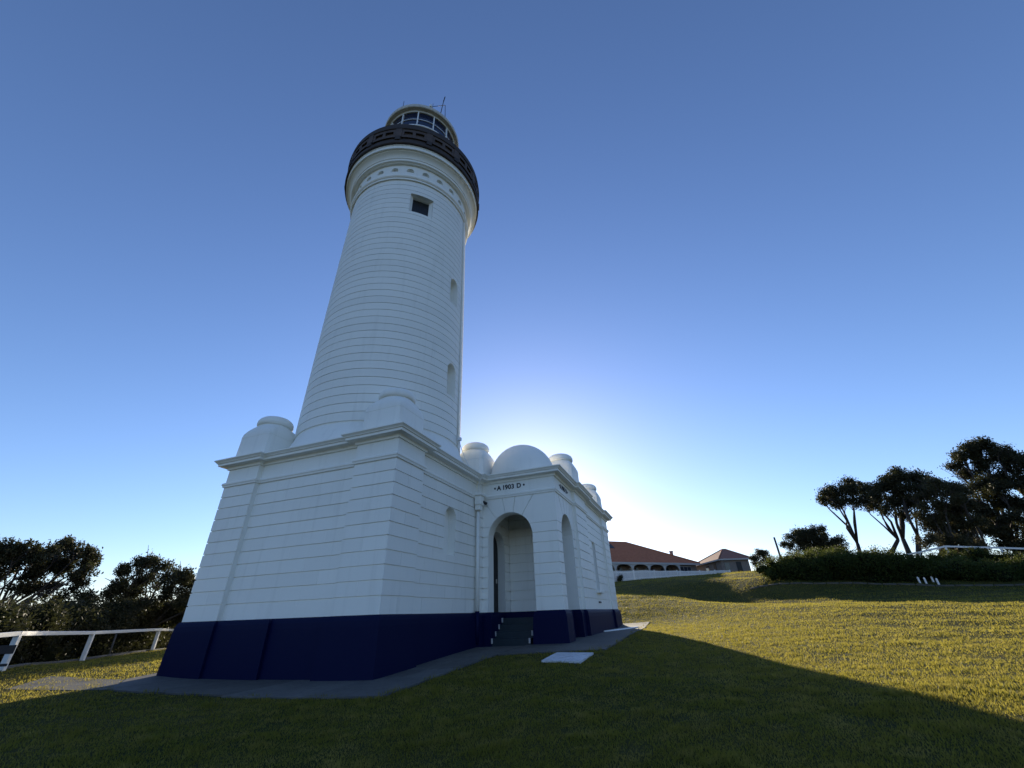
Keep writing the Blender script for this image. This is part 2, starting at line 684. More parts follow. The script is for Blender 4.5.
# strip in front of the long left side
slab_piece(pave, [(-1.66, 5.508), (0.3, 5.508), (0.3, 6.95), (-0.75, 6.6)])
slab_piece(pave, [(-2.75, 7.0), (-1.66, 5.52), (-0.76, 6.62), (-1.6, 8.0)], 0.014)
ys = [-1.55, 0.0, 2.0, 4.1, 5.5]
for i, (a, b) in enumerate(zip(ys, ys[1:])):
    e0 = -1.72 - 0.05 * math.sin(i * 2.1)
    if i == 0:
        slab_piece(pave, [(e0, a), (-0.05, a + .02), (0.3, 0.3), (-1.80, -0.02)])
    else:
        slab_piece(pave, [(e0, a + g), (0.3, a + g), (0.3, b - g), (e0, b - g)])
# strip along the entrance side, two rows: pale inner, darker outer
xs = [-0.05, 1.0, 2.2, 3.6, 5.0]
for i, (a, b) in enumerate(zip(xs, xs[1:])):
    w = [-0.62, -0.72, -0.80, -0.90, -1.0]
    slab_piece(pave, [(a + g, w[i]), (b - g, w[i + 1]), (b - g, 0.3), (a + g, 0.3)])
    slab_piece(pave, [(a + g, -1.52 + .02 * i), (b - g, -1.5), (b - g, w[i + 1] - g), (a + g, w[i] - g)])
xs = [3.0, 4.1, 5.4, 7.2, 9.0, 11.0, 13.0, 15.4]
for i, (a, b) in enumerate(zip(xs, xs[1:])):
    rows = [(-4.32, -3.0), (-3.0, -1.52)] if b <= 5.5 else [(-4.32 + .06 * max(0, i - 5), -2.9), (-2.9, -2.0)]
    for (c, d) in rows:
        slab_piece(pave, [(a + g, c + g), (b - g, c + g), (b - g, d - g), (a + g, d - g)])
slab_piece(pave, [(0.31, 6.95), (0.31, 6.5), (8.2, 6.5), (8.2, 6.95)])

lid = tag(slab_piece(None, [(1.04, -4.18), (2.28, -4.19), (2.68, -3.22), (1.36, -3.26)], 0.035, 3, 3, 'slab', 'concrete_lid', 0.14),
          'pale rectangular concrete lid lying in the grass in front of the entrance path', 'concrete slab')
# white drain edge beside the annex
bm = bmesh.new()
pts = [(10.2, -2.98), (10.9, -3.25), (11.8, -3.62), (12.6, -3.98)]
tube(bm, [(x, y, tz(x, y) + 0.045) for x, y in pts], 0.035, 6)
tag(from_bm('drain_pipe', bm, 'whitemetal'), 'thin white pipe lying across the path by the annex wall', 'pipe')

# ------------------------------------------------------------------ lighthouse
LH = thing('lighthouse', (0, 0, 0), 'white round lighthouse on a square base with navy plinth, dated porch and small domes', 'lighthouse')
W = 6.41
CX = CY = W / 2
ZP = 1.2
Z0 = [1.2] + [1.571 + 0.3255 * k for k in range(11)]        # course joints up to the string course
ZS = Z0[-1]                                                  # 4.826
ZF = 5.46
ZC = 5.66

OUT = [(0, 6.41), (0, 5.10), (0.15, 5.10), (0.15, 1.38), (0, 1.38), (0, 0), (1.31, 0), (1.31, 0.15), (5.10, 0.15), (5.10, 0),
       (5.34, 0), (5.34, -2.76), (7.85, -2.76), (7.85, -2.88), (9.75, -2.88), (9.75, -2.79), (13.6, -2.79), (13.6, -2.88),
       (15.05, -2.88), (15.05, 3.6), (6.41, 3.6), (6.41, 6.41)]
OUT_CCW = OUT            # walking this way keeps the outside on the right


def flat_map(origin, sdir_, ndir):
    o = Vector(origin)
    s_ = Vector(sdir_)
    n_ = Vector(ndir)
    return lambda s, z, d: (o.x + s_.x * s - n_.x * d, o.y + s_.y * s - n_.y * d, z)


wall_bm = bmesh.new()
JD = 0.036      # joint depth
JH = 0.0135      # half joint height
NBLK = [0]


def masonry(mp, a, b, seams, openings=(), z_list=None, core_back=0.40, ia=False, ib=False):
    """core wall + one object per block between a and b; seams(i) gives the vertical joints of course i"""
    zl = z_list or Z0
    ins = JD + 0.003
    for sL, sR, zs in wall_pieces(a + (ins if ia else 0), b - (ins if ib else 0), zl[0], zl[-1], list(openings)):
        piece(wall_bm, mp, sL, sR, zs, 1, JD, core_back)
    for i, (z0, z1) in enumerate(zip(zl, zl[1:])):
        cut = [a] + sorted(s for s in seams(i) if a + 0.1 < s < b - 0.1) + [b]
        for k, (p, q) in enumerate(zip(cut, cut[1:])):
            p2 = p + (0.002 if k else 0)
            q2 = q - (0.002 if k < len(cut) - 2 else 0)
            for sL, sR, zs in wall_pieces(p2, q2, z0 + (JH if i else 0), z1 - JH, list(openings)):
                bm = bmesh.new()
                jit = random.uniform(0, 0.0025)
                piece(bm, mp, sL, sR, zs, 1, jit, JD + 0.004)
                from_bm('block', bm, 'white', LH)
                NBLK[0] += 1


# left side (normal -x, s along +y)
mL = lambda x0: (lambda s, z, d: (x0 + d, s, z))
masonry(mL(0), 5.10, 6.41, lambda i: [5.72] if i % 3 == 1 else [], ib=True)
masonry(mL(0.15), 1.38, 5.10, lambda i: [[2.65, 3.9], [3.25], [2.1, 4.3]][i % 3])
masonry(mL(0), 0.0, 1.38, lambda i: [[], [0.72], []][i % 3], ia=True)
# entrance side (normal -y, s along +x)
mR = lambda y0: (lambda s, z, d: (s, y0 + d, z))
NICHE = Opening(3.26, 0.36, 2.76, 3.83)
masonry(mR(0), 0.0, 1.31, lambda i: [0.62] if i % 3 == 0 else [], ia=True)
masonry(mR(0.15), 1.31, 5.10, lambda i: [[1.9, 3.6, 4.45], [2.3, 3.1, 4.1, 4.7], [1.75, 2.6, 3.9, 4.5]][i % 3], [NICHE], core_back=0.32)
masonry(mR(0), 5.10, 5.34, lambda i: [])
# porch front (normal -x at x=5.34, s along -y)
mP = lambda s, z, d: (5.34 + d, -s, z)
ARCH = Opening(1.035, 0.83, 1.2, 3.46)
ZPO = Z0
masonry(mP, 0.0, 2.76, lambda i: [], [ARCH], z_list=Z0[:9], core_back=0.45, ib=True)


def voussoir_wall(mp, s0, s1, op, z0, z1, core_back, angs, ia=0, ib=0):
    """wall above the springing with radial joints: core plus wedge stones"""
    for sL, sR, zs in wall_pieces(s0 + ia * (JD + .003), s1 - ib * (JD + .003), z0, z1, [op]):
        piece(wall_bm, mp, sL, sR, zs, 1, JD, core_back)
    c, zc, R = op.c, op.zs, op.w

    def edge(a):
        dx, dz = math.cos(a), math.sin(a)
        ts = []
        if dx > 1e-6:
            ts.append((s1 - c) / dx)
        if dx < -1e-6:
            ts.append((s0 - c) / dx)
        if dz > 1e-6:
            ts.append((z1 - zc) / dz)
        return min(t for t in ts if t > 0)
    base_a = math.asin(max(-1, min(1, (z0 - zc) / R)))
    cor = [math.atan2(z1 - zc, s1 - c), math.atan2(z1 - zc, s0 - c)]
    for k, (a, b) in enumerate(zip(angs, angs[1:])):
        ga = 0.012
        aa, bb = a + (ga if k else 0), b - (ga if k < len(angs) - 2 else 0)
        samp = sorted(set([aa + (bb - aa) * t / 8 for t in range(9)] + [x for x in cor if aa < x < bb]))
        inner, outer = [], []
        if k == 0:
            inner.append((c + R * math.cos(a), zc + R * math.sin(a)))
            outer.append((s1, z0))
        for t in samp:
            inner.append((c + R * math.cos(t), zc + R * math.sin(t)))
            e = edge(t)
            x, zz = c + e * math.cos(t), zc + e * math.sin(t)
            outer.append((x, max(z0, zz)))
        if k == len(angs) - 2:
            inner.append((c + R * math.cos(b), zc + R * math.sin(b)))
            outer.append((s0, z0))
        bm = bmesh.new()
        fi = [bm.verts.new(mp(x, z, 0.001)) for x, z in inner]
        fo = [bm.verts.new(mp(x, z, 0.001)) for x, z in outer]
        for q in range(len(inner) - 1):
            bm.faces.new((fi[q], fi[q + 1], fo[q + 1], fo[q]))
        loop = inner + outer[::-1]
        A = [bm.verts.new(mp(x, z, 0.001)) for x, z in loop]
        B = [bm.verts.new(mp(x, z, JD + .004)) for x, z in loop]
        for q in range(len(loop)):
            q2 = (q + 1) % len(loop)
            bm.faces.new((A[q], B[q], B[q2], A[q2]))
        from_bm('block', bm, 'white', LH)
        NBLK[0] += 1


ARCH2 = Opening(1.035, 0.83, 1.2, 3.46)
va = [0.48, 0.88, 1.30, 1.80, 2.28, 2.66]
va = [math.asin(max(0, (Z0[8] - 3.46)) / 0.83)] + [0.97, 1.40, 1.76, 2.22] + [PI - math.asin(max(0, (Z0[8] - 3.46)) / 0.83)]
voussoir_wall(mP, 0.0, 2.76, ARCH2, Z0[8], ZS, 0.45, va, 0, 1)
# porch side (normal -y at y=-2.76, s along +x)
mPS = lambda s, z, d: (s, -2.76 + d, z)
ARCHS = Opening(6.62, 0.77, 1.2, 3.50)
masonry(mPS, 5.34, 7.85, lambda i: [], [ARCHS], z_list=Z0[:9], core_back=0.45, ia=True)
a0 = math.asin(max(0, (Z0[8] - 3.50)) / 0.77)
voussoir_wall(mPS, 5.34, 7.85, ARCHS, Z0[8], ZS, 0.45, [a0, 1.0, 1.40, 1.74, 2.14, PI - a0], 1, 0)
# porch inner walls: back wall (x=7.85) and the tower-side wall (y=0) with its doorway
mB = lambda s, z, d: (7.85 + d, -s, z)
masonry(mB, 0.0, 2.75, lambda i: [0.95, 1.9] if i % 2 else [0.5, 1.42], core_back=0.2)
DOOR = Opening(6.72, 0.62, 1.2, 3.30)
mD = lambda s, z, d: (s, 0.0 + d, z)
masonry(mD, 5.36, 7.84, lambda i: [], [DOOR], core_back=0.55)
# annex side
mA = lambda y0: (lambda s, z, d: (s, y0 + d, z))
WIN = Opening(11.05, 0.33, 1.9, 3.85, False)
masonry(mA(-2.88), 7.85, 9.75, lambda i: [8.8] if i % 2 else [])
masonry(mA(-2.79), 9.75, 13.6, lambda i: [11.0, 12.6] if i % 2 else [10.4, 11.9], [WIN], core_back=0.35)
masonry(mA(-2.88), 13.6, 15.05, lambda i: [], ib=True)
# plain hidden sides
def plain_wall(p, q, y_or_x, axis, z0=ZP, z1=ZS):
    mp = (lambda s, z, d: (y_or_x - d, s, z)) if axis == 'x' else (lambda s, z, d: (s, y_or_x - d, z))
    piece(wall_bm, mp, lambda z: p, lambda z: q, [z0, z1], 1, 0, 0.3)
plain_wall(-2.86, 3.58, 15.04, 'x')
plain_wall(6.41, 15.05, 3.6, 'y')
plain_wall(3.6, 6.41, 6.41, 'x')
plain_wall(0.03, 6.38, 6.40, 'y')
# pilaster returns are closed by the core rims; annex front return
# frieze band between string course and cornice, ceiling of the porch
sweep(wall_bm, OUT, [(-0.003, ZS - 0.01), (-0.003, ZF + 0.05)], True)
box(wall_bm, 5.36, 7.86, -2.78, 0.5, 4.90, 5.0)
from_bm('wall', wall_bm, 'white', LH)

# blind niche back and window of the annex
bm = bmesh.new()
piece(bm, mR(0.15), lambda z: 2.88, lambda z: 3.64, [2.7, 4.25], 1, 0.27, None)
from_bm('niche_back', bm, 'white', LH)
wf = bmesh.new()
for (x0, x1, z0, z1) in ((10.72, 10.79, 1.9, 3.85), (11.31, 11.38, 1.9, 3.85), (10.79, 11.31, 3.78, 3.85), (10.79, 11.31, 1.9, 1.97), (10.79, 11.31, 2.85, 2.90)):
    box(wf, x0, x1, -2.66, -2.59, z0, z1)
wfo = from_bm('window_frame', wf, 'whitemetal', LH)
bm = bmesh.new()
box(bm, 10.79, 11.31, -2.625, -2.615, 1.97, 2.85)
box(bm, 10.79, 11.31, -2.625, -2.615, 2.90, 3.78)
from_bm('pane', bm, 'glass2', wfo)
bm = bmesh.new()
box(bm, 10.58, 11.52, -2.94, -2.55, 1.80, 1.90, 0.012)
from_bm('window_sill', bm, 'white', LH)
# small dark vent slot low on the annex wall
bm = bmesh.new()
box(bm, 10.75, 11.15, -2.83, -2.78, 1.43, 1.49, 0.006)
from_bm('vent', bm, 'pole', LH)

# string course, cornice, flat roof
bm = bmesh.new()
sweep(bm, OUT, [(-0.02, ZS - 0.003), (0.035, ZS + 0.004), (0.045, ZS + 0.05), (0.065, ZS + 0.075), (0.065, ZS + 0.12), (0.03, ZS + 0.15), (-0.02, ZS + 0.155)])
from_bm('string_course', bm, 'white', LH)
bm = bmesh.new()
sweep(bm, OUT, [(-0.02, ZF - 0.08), (0.045, ZF - 0.075), (0.055, ZF - 0.02), (0.09, ZF + 0.01), (0.245, ZF + 0.02), (0.25, ZF + 0.085), (0.262, ZF + 0.095), (0.285, ZF + 0.10),
                (0.29, ZF + 0.12), (0.33, ZF + 0.16), (0.345, ZF + 0.165), (0.345, ZF + 0.20), (0.30, ZF + 0.215), (-0.12, ZF + 0.25)])
from_bm('cornice', bm, 'white', LH)
bm = bmesh.new()
f = bm.faces.new([bm.verts.new((x, y, ZF + 0.20)) for x, y in OUT])
bmesh.ops.triangulate(bm, faces=[f])
from_bm('flat_roof', bm, 'white', LH)

# plinth: flared navy base, interrupted by the entrance stair
bm = bmesh.new()
PR = [(0.135, -0.25), (0.130, 0.0), (0.120, 0.30), (0.105, 0.65), (0.092, 0.98), (0.080, 1.09), (0.060, 1.15), (0.030, 1.187), (-0.015, 1.20), (-0.10, 1.20)]


# OUT walks (0,6.41)->(0,0)->... ; PL is written in the same sense starting at the stair
PLs = [(6.6, -0.27), (5.34, -0.27), (5.34, 0), (5.10, 0), (5.10, 0.15), (1.31, 0.15), (1.31, 0), (0, 0), (0, 1.38), (0.15, 1.38), (0.15, 3.3), (0.07, 3.3),
       (0.07, 5.10), (0, 5.10), (0, 6.41), (6.41, 6.41), (6.41, 3.6), (15.05, 3.6), (15.05, -2.88), (13.6, -2.88), (13.6, -2.79), (9.75, -2.79), (9.75, -2.88),
       (7.85, -2.88), (7.85, -2.76), (7.38, -2.76), (7.38, -2.48), (5.87, -2.48), (5.87, -2.76), (5.34, -2.76), (5.34, -1.86), (6.6, -1.86)]
sweep(bm, PLs[::-1], PR, False)
from_bm('plinth', bm, 'navy', LH)
# porch floor, cheeks and stair
bm = bmesh.new()
box(bm, 6.42, 7.84, -2.46, -0.02, 0.2, 1.195)
box(bm, 5.46, 6.42, -2.46, -1.80, 0.2, 1.193)
box(bm, 5.46, 6.42, -0.34, -0.02, 0.2, 1.193)
from_bm('porch_floor', bm, 'navy', LH)
tops = [(5.22, 0.47), (5.50, 0.655), (5.79, 0.84), (6.08, 1.02)]
for k, (x, z) in enumerate(tops):
    bm = bmesh.new()
    x1 = 6.43
    box(bm, x, x1 - 0.002 * k, -1.66 + 0.003 * k, -0.36 - 0.003 * k, 0.1, z, 0.008)
    st = from_bm('step', bm, 'step', LH)
    for y in (-0.385, -1.63):
        bm = bmesh.new()
        box(bm, x - 0.012, x + 0.03, y - 0.028, y + 0.028, z - 0.13, z + 0.006, 0.004)
        from_bm('nosing_end', bm, 'nosing', st)
# inner doorway: dark door leaf in the tower-side wall
bm = bmesh.new()
piece(bm, lambda s, z, d: (s, d, z), lambda z: 6.72 - max(0.02, DOOR.hw(z) + .05), lambda z: 6.72 + DOOR.hw(z) + .05,
      [1.2, 3.30] + [3.30 + 0.62 * math.sin(PI / 2 * k / 8) for k in range(1, 9)], 1, 0.30, None)
dr = from_bm('door', bm, 'door', LH)
bm = bmesh.new()
box(bm, 7.12, 7.18, 0.26, 0.30, 2.15, 2.3, 0.01)
from_bm('handle', bm, 'cream', dr)

# lettering on the porch frieze
def lettering(loc, ax, rot):
    for ch, off in (('\u2022', -0.57), ('A', -0.41), ('1', -0.225), ('9', -0.115), ('0', 0.012), ('3', 0.138), ('D', 0.375), ('\u2022', 0.57)):
        cu = bpy.data.curves.new('letter', 'FONT')
        cu.body = ch
        cu.size = 0.235
        cu.extrude = 0.006
        cu.align_x = 'CENTER'
        cu.align_y = 'CENTER'
        cu.offset = 0.006
        o = bpy.data.objects.new('letter', cu)
        COL.objects.link(o)
        dg = bpy.context.evaluated_depsgraph_get()
        me = bpy.data.meshes.new_from_object(o.evaluated_get(dg))
        bpy.data.objects.remove(o)
        t = add_obj('letter', me, 'black', LH)
        t.location = Vector(loc) + Vector(ax) * off
        t.rotation_euler = rot


lettering((5.335, -1.06, 5.195), (0, -1, 0), (PI / 2, 0, -PI / 2))
lettering((6.62, -2.765, 5.195), (1, 0, 0), (PI / 2, 0, 0))

# downpipe with rainwater head in the corner beside the porch
bm = bmesh.new()
tube(bm, [(5.0, 0.03, 1.0), (5.0, 0.03, 4.36)], 0.058, 10)
dp = from_bm('downpipe', bm, 'white', LH)
bm = bmesh.new()
box(bm, 4.80, 5.20, -0.17, 0.11, 4.90, 5.02, 0.015)
box(bm, 4.84, 5.16, -0.13, 0.11, 4.58, 4.90, 0.02)
box(bm, 4.88, 5.12, -0.09, 0.11, 4.40, 4.58, 0.02)
from_bm('rainwater_head', bm, 'white', dp)
bm = bmesh.new()
tube(bm, [(5.1, -0.10, 4.72), (5.22, -0.20, 4.66)], [0.05, 0.06], 8)
from_bm('lamp', bm, 'black', dp)
bm = bmesh.new()
tube(bm, [(5.0, 0.03, 0.35), (5.0, 0.03, 1.24)], 0.075, 10)
from_bm('pipe_shoe', bm, 'navy', dp)

# corner domes: square bell turning into a round cap
def corner_dome(x, y, s=1.0):
    bm = bmesh.new()
    n = 48
    prof = [(0.72, ZF + 0.2, 16), (0.72, ZF + 0.36, 16), (0.665, ZF + 0.38, 14), (0.648, ZF + 1.00, 14), (0.655, ZF + 1.02, 14), (0.652, ZF + 1.09, 12),
            (0.645, ZF + 1.18, 10), (0.605, ZF + 1.29, 6), (0.56, ZF + 1.38, 3.8), (0.52, ZF + 1.45, 2.5), (0.49, ZF + 1.50, 2.0)]
    rings = []
    for hw, z, e in prof:
        ring = []
        for k in range(n):
            a = 2 * PI * k / n + PI / 4
            c, s_ = math.cos(a), math.sin(a)
            r = (abs(c) ** e + abs(s_) ** e) ** (-1 / e)
            ring.append(bm.verts.new((x + hw * s * r * c, y + hw * s * r * s_, z)))
        rings.append(ring)
    for A, B in zip(rings, rings[1:]):
        for k in range(n):
            f = bm.faces.new((A[k], A[(k + 1) % n], B[(k + 1) % n], B[k]))
    for f in bm.faces:
        f.smooth = min(v.co.z for v in f.verts) > ZF + 1.08
    d = from_bm('corner_dome', bm, 'white', LH)
    bm = bmesh.new()
    zc = ZF + 1.495
    lathe(bm, [(0.485, zc + 0.005), (0.535, zc + 0.015), (0.56, zc + 0.05), (0.567, zc + 0.11), (0.555, zc + 0.18), (0.515, zc + 0.25), (0.44, zc + 0.31), (0.33, zc + 0.355), (0.18, zc + 0.385), (0, zc + 0.39)], x, y, 40)
    from_bm('cap', bm, 'white', d)


for (x, y) in ((0.78, 0.82), (0.68, 5.78), (5.90, 0.62), (8.8, -2.18), (14.2, -2.16), (14.3, 2.8), (5.7, 5.7)):
    corner_dome(x, y)

# porch dome
bm = bmesh.new()
hardlathe(bm, [(1.38, ZF + 0.2), (1.38, ZF + 0.30), (1.28, ZF + 0.33)], 6.38, -1.24, 64)
R = 1.26
zb = ZF + 0.36
lathe(bm, [(R, ZF + 0.31)] + [(R * math.cos(t), zb + R * math.sin(t)) for t in [PI / 2 * k / 14 for k in range(15)]], 6.38, -1.24, 64)
from_bm('porch_dome', bm, 'white', LH)

# ------------------------------------------------------------------ tower
def tr(z):
    t = (z - 6.48) / 12.07
    return 2.935 - 0.055 * t - 0.05 * t * t


T0, TH = 6.50, 0.3175
NT = 38
SL1 = Opening(rad(-91.5), 0.29, 8.20, 9.31)
SL2 = Opening(rad(-93.0), 0.28, 12.57, 13.62)
UPW = Opening(rad(-133.5), 0.52, 16.52, 17.72, False)


class RingOp(Opening):
    def __init__(s, o, r):
        Opening.__init__(s, o.c, o.w, o.zb, o.zs, o.arch)
        s.r = r

    def hw(s, z):
        return Opening.hw(s, z) / s.r


def tmap(s, z, d):
    r = tr(z) - d
    return (CX + r * math.cos(s), CY + r * math.sin(s), z)


tops_ = [SL1, SL2, UPW]
core = bmesh.new()
levels = [6.40]
# core bands between opening limits
edges = sorted([5.6, 8.20, 9.60, 12.57, 13.90, 16.52, 17.72, 18.6])


def ring_pieces(z0, z1):
    for op in tops_:
        if op.zt > z0 + 1e-4 and op.zb < z1 - 1e-4:
            ro = RingOp(op, 2.88)
            lo = max(z0, op.zb)
            hi = min(z1, op.zt)
            res = []
            if z0 < op.zb - 1e-4:
                res.append((lambda z: rad(-91.5), lambda z: rad(-91.5) + 2 * PI, [z0, op.zb], 96))
            zs = sorted(set([lo, hi] + op.levels(lo, hi)))
            res.append((lambda z, ro=ro: ro.c + ro.hw(z), lambda z, ro=ro: ro.c + 2 * PI - ro.hw(z), zs, 96))
            if z1 > op.zt + 1e-4:
                res.append((lambda z: rad(-91.5), lambda z: rad(-91.5) + 2 * PI, [op.zt, z1], 96))
            return res
    return [(lambda z: rad(-91.5), lambda z: rad(-91.5) + 2 * PI, [z0, z1], 96)]


for a, b in zip(edges, edges[1:]):
    for sL, sR, zs, n in ring_pieces(a, b):
        piece(core, tmap, sL, sR, zs, n, 0.034, 0.42, True)
from_bm('tower_shaft', core, 'white', LH)
for k in range(NT):
    z0, z1 = T0 + TH * k + 0.0125, T0 + TH * (k + 1) - 0.0125
    bm = bmesh.new()
    for sL, sR, zs, n in ring_pieces(z0, z1):
        piece(bm, tmap, sL, sR, zs, n, random.uniform(0, 0.002), 0.038, True)
    from_bm('stone_course', bm, 'white', LH)
# flared foot of the tower
bm = bmesh.new()
lathe(bm, [(3.24, ZF + 0.2), (3.16, ZF + 0.38), (3.07, ZF + 0.58), (2.985, ZF + 0.78), (2.925, ZF + 0.93), (2.895, ZF + 1.02), (2.87, ZF + 1.03)], CX, CY, 96)
from_bm('tower_foot', bm, 'white', LH)
# blind slit backs with their own courses
for op in (SL1, SL2):
    bm = bmesh.new()
    zz = [op.zb - 0.1, op.zb + 0.35, op.zb + 0.36, op.zb + 0.70, op.zb + 0.71, op.zt + 0.1]
    for a, b in ((zz[0], zz[1]), (zz[2], zz[3]), (zz[4], zz[5])):
        piece(bm, tmap, lambda z, op=op: op.c - 0.13, lambda z, op=op: op.c + 0.13, [a, b], 4, 0.34, 0.40)
    from_bm('blind_window', bm, 'white', LH)
# upper window: splayed surround, black pane
bm = bmesh.new()
wc, wz0, wz1 = UPW.c, UPW.zb, UPW.zt
def wpt(s, z, d):
    r = 2.83 - d
    t = Vector((-math.sin(wc), math.cos(wc)))
    n_ = Vector((math.cos(wc), math.sin(wc)))
    return (CX + n_.x * r + t.x * s, CY + n_.y * r + t.y * s, z)
o_ = [(-0.55, wz0 - .02), (0.55, wz0 - .02), (0.55, wz1 + .02), (-0.55, wz1 + .02)]
i_ = [(-0.37, wz0 + 0.05), (0.37, wz0 + 0.05), (0.37, wz1 - 0.02), (-0.37, wz1 - 0.02)]
A = [bm.verts.new(wpt(s, z, 0.06)) for s, z in o_]
B = [bm.verts.new(wpt(s, z, 0.25)) for s, z in i_]
Cc = [bm.verts.new(wpt(s, z, 0.33)) for s, z in i_]
for k in range(4):
    k2 = (k + 1) % 4
    bm.faces.new((A[k], A[k2], B[k2], B[k]))
    bm.faces.new((B[k], B[k2], Cc[k2], Cc[k]))
uw = from_bm('upper_window', bm, 'white', LH)
bm = bmesh.new()
bm.faces.new([bm.verts.new(wpt(s, z, 0.32)) for s, z in i_])
from_bm('pane', bm, 'door', uw)
bm = bmesh.new()
for a in ((-0.37, -0.33), (0.33, 0.37), (-0.012, 0.012)):
    q = [bm.verts.new(wpt(s, z, 0.305)) for s, z in ((a[0], wz0 + .05), (a[1], wz0 + .05), (a[1], wz1 - .02), (a[0], wz1 - .02))]
    bm.faces.new(q)
from_bm('glazing_bar', bm, 'black', uw)

# head of the tower: ring moulding, frieze with arched holes, cornice
ZH = T0 + TH * NT                 # 18.565
bm = bmesh.new()
hardlathe(bm, [(2.80, ZH), (2.90, ZH), (2.90, ZH + 0.09)], CX, CY)
lathe(bm, [(2.90, ZH + 0.10), (2.955, ZH + 0.14), (2.97, ZH + 0.20), (2.955, ZH + 0.26), (2.92, ZH + 0.29)], CX, CY)
hardlathe(bm, [(2.92, ZH + 0.29), (2.92, ZH + 0.35), (2.84, ZH + 0.36)], CX, CY)
from_bm('ring_moulding', bm, 'white', LH)
ZR0, ZR1 = ZH + 0.36, ZH + 1.08
bm = bmesh.new()
NHOLE = 25
hol = []
R_f = 2.85
for k in range(NHOLE):
    c = rad(-147.3) + 2 * PI * k / NHOLE
    hol.append(c)
fm = lambda s, z, d: (CX + (R_f - d) * math.cos(s), CY + (R_f - d) * math.sin(s), z)
hz0 = ZR0 + 0.24
hr = 0.165
hst = 0.10
pit = 2 * PI / NHOLE
for c in hol:
    op = Opening(c, hr, hz0, hz0 + hst, True)
    ro = RingOp(op, R_f)
    for side in (0, 1):
        zs = sorted(set([hz0, op.zt] + op.levels(hz0, op.zt)))
        if side == 0:
            piece(bm, fm, lambda z, c=c: c - pit / 2, lambda z, ro=ro: ro.c - ro.hw(z), zs, 2, 0, 0.20, True)
        else:
            piece(bm, fm, lambda z, ro=ro: ro.c + ro.hw(z), lambda z, c=c: c + pit / 2, zs, 2, 0, 0.20, True)
    for (a, b) in ((ZR0, hz0), (op.zt, ZR1)):
        piece(bm, fm, lambda z, c=c: c - pit / 2, lambda z, c=c: c + pit / 2, [a, b], 4, 0, 0.20, True)
lathe(bm, [(R_f - 0.19, ZR0), (R_f - 0.19, ZR1)], CX, CY)
from_bm('frieze', bm, 'white', LH)
bm = bmesh.new()
z = ZR1
hardlathe(bm, [(2.80, z), (2.96, z), (2.96, z + 0.03), (3.05, z + 0.06), (3.05, z + 0.19), (3.08, z + 0.20), (3.08, z + 0.225)], CX, CY)
lathe(bm, [(3.08, z + 0.225), (3.10, z + 0.28), (3.15, z + 0.36), (3.22, z + 0.42), (3.28, z + 0.45)], CX, CY)
hardlathe(bm, [(3.28, z + 0.45), (3.28, z + 0.48), (3.265, z + 0.485), (3.265, z + 0.50), (3.37, z + 0.505), (3.37, z + 0.69), (3.395, z + 0.70), (3.395, z + 0.74), (2.5, z + 0.75)], CX, CY)
from_bm('tower_cornice', bm, 'white', LH)
# gallery: deck edge, brackets, slotted stone parapet, coping
ZG = z + 0.75
bm = bmesh.new()
hardlathe(bm, [(2.5, ZG - 0.003), (3.46, ZG), (3.49, ZG + 0.03), (3.49, ZG + 0.20), (3.44, ZG + 0.22), (3.40, ZG + 0.48), (3.3, ZG + 0.48)], CX, CY)
lathe(bm, [(2.0, ZG + 0.22), (3.44, ZG + 0.22)], CX, CY)
from_bm('gallery_deck', bm, 'trachyte', LH)
NB = 15
R_p = 3.47
pm = lambda s, z_, d: (CX + (R_p - d) * math.cos(s), CY + (R_p - d) * math.sin(s), z_)
za, zb_ = ZG + 0.48, ZG + 1.12
z1, z2 = za + 0.17, zb_ - 0.19
for k in range(NB):
    c = rad(-135.0) + 2 * PI * k / NB
    bm = bmesh.new()
    piece(bm, pm, lambda z_: c - rad(2.3), lambda z_: c + rad(2.3), [za, zb_], 2, -0.03, 0.2, True)
    from_bm('parapet_pier', bm, 'trachyte_panel', LH)
    e0, e1 = c + rad(2.3), c + rad(24 - 2.3)
    bm = bmesh.new()
    holes_ = [(c + rad(4.2), c + rad(10.8)), (c + rad(13.2), c + rad(19.8))]
    piece(bm, pm, lambda z_: e0, lambda z_: e1, [za, z1], 8, 0, 0.16, True)
    piece(bm, pm, lambda z_: e0, lambda z_: e1, [z2, zb_], 8, 0, 0.16, True)
    xs_ = [e0, holes_[0][0], holes_[0][1], holes_[1][0], holes_[1][1], e1]
    for q in (0, 2, 4):
        piece(bm, pm, lambda z_: xs_[q], lambda z_: xs_[q + 1], [z1, z2], 2, 0, 0.16, True)
    piece(bm, pm, lambda z_: e0, lambda z_: e1, [z1, z2], 8, 0.09, None, True)
    from_bm('parapet_panel', bm, 'trachyte_panel', LH)
    bm = bmesh.new()
    mt = Matrix.Translation((CX, CY, 0)) @ Matrix.Rotation(c, 4, 'Z')
    box(bm, 3.36, 3.53, -0.12, 0.12, ZG + 0.21, ZG + 0.475, 0.0, mt)
    from_bm('gallery_bracket', bm, 'trachyte', LH)
bm = bmesh.new()
hardlathe(bm, [(3.28, zb_), (3.50, zb_), (3.52, zb_ + 0.03), (3.52, zb_ + 0.12), (3.49, zb_ + 0.15), (3.49, zb_ + 0.40), (3.46, zb_ + 0.44), (3.26, zb_ + 0.44), (3.26, ZG + 0.2)], CX, CY)
from_bm('parapet_coping', bm, 'trachyte', LH)

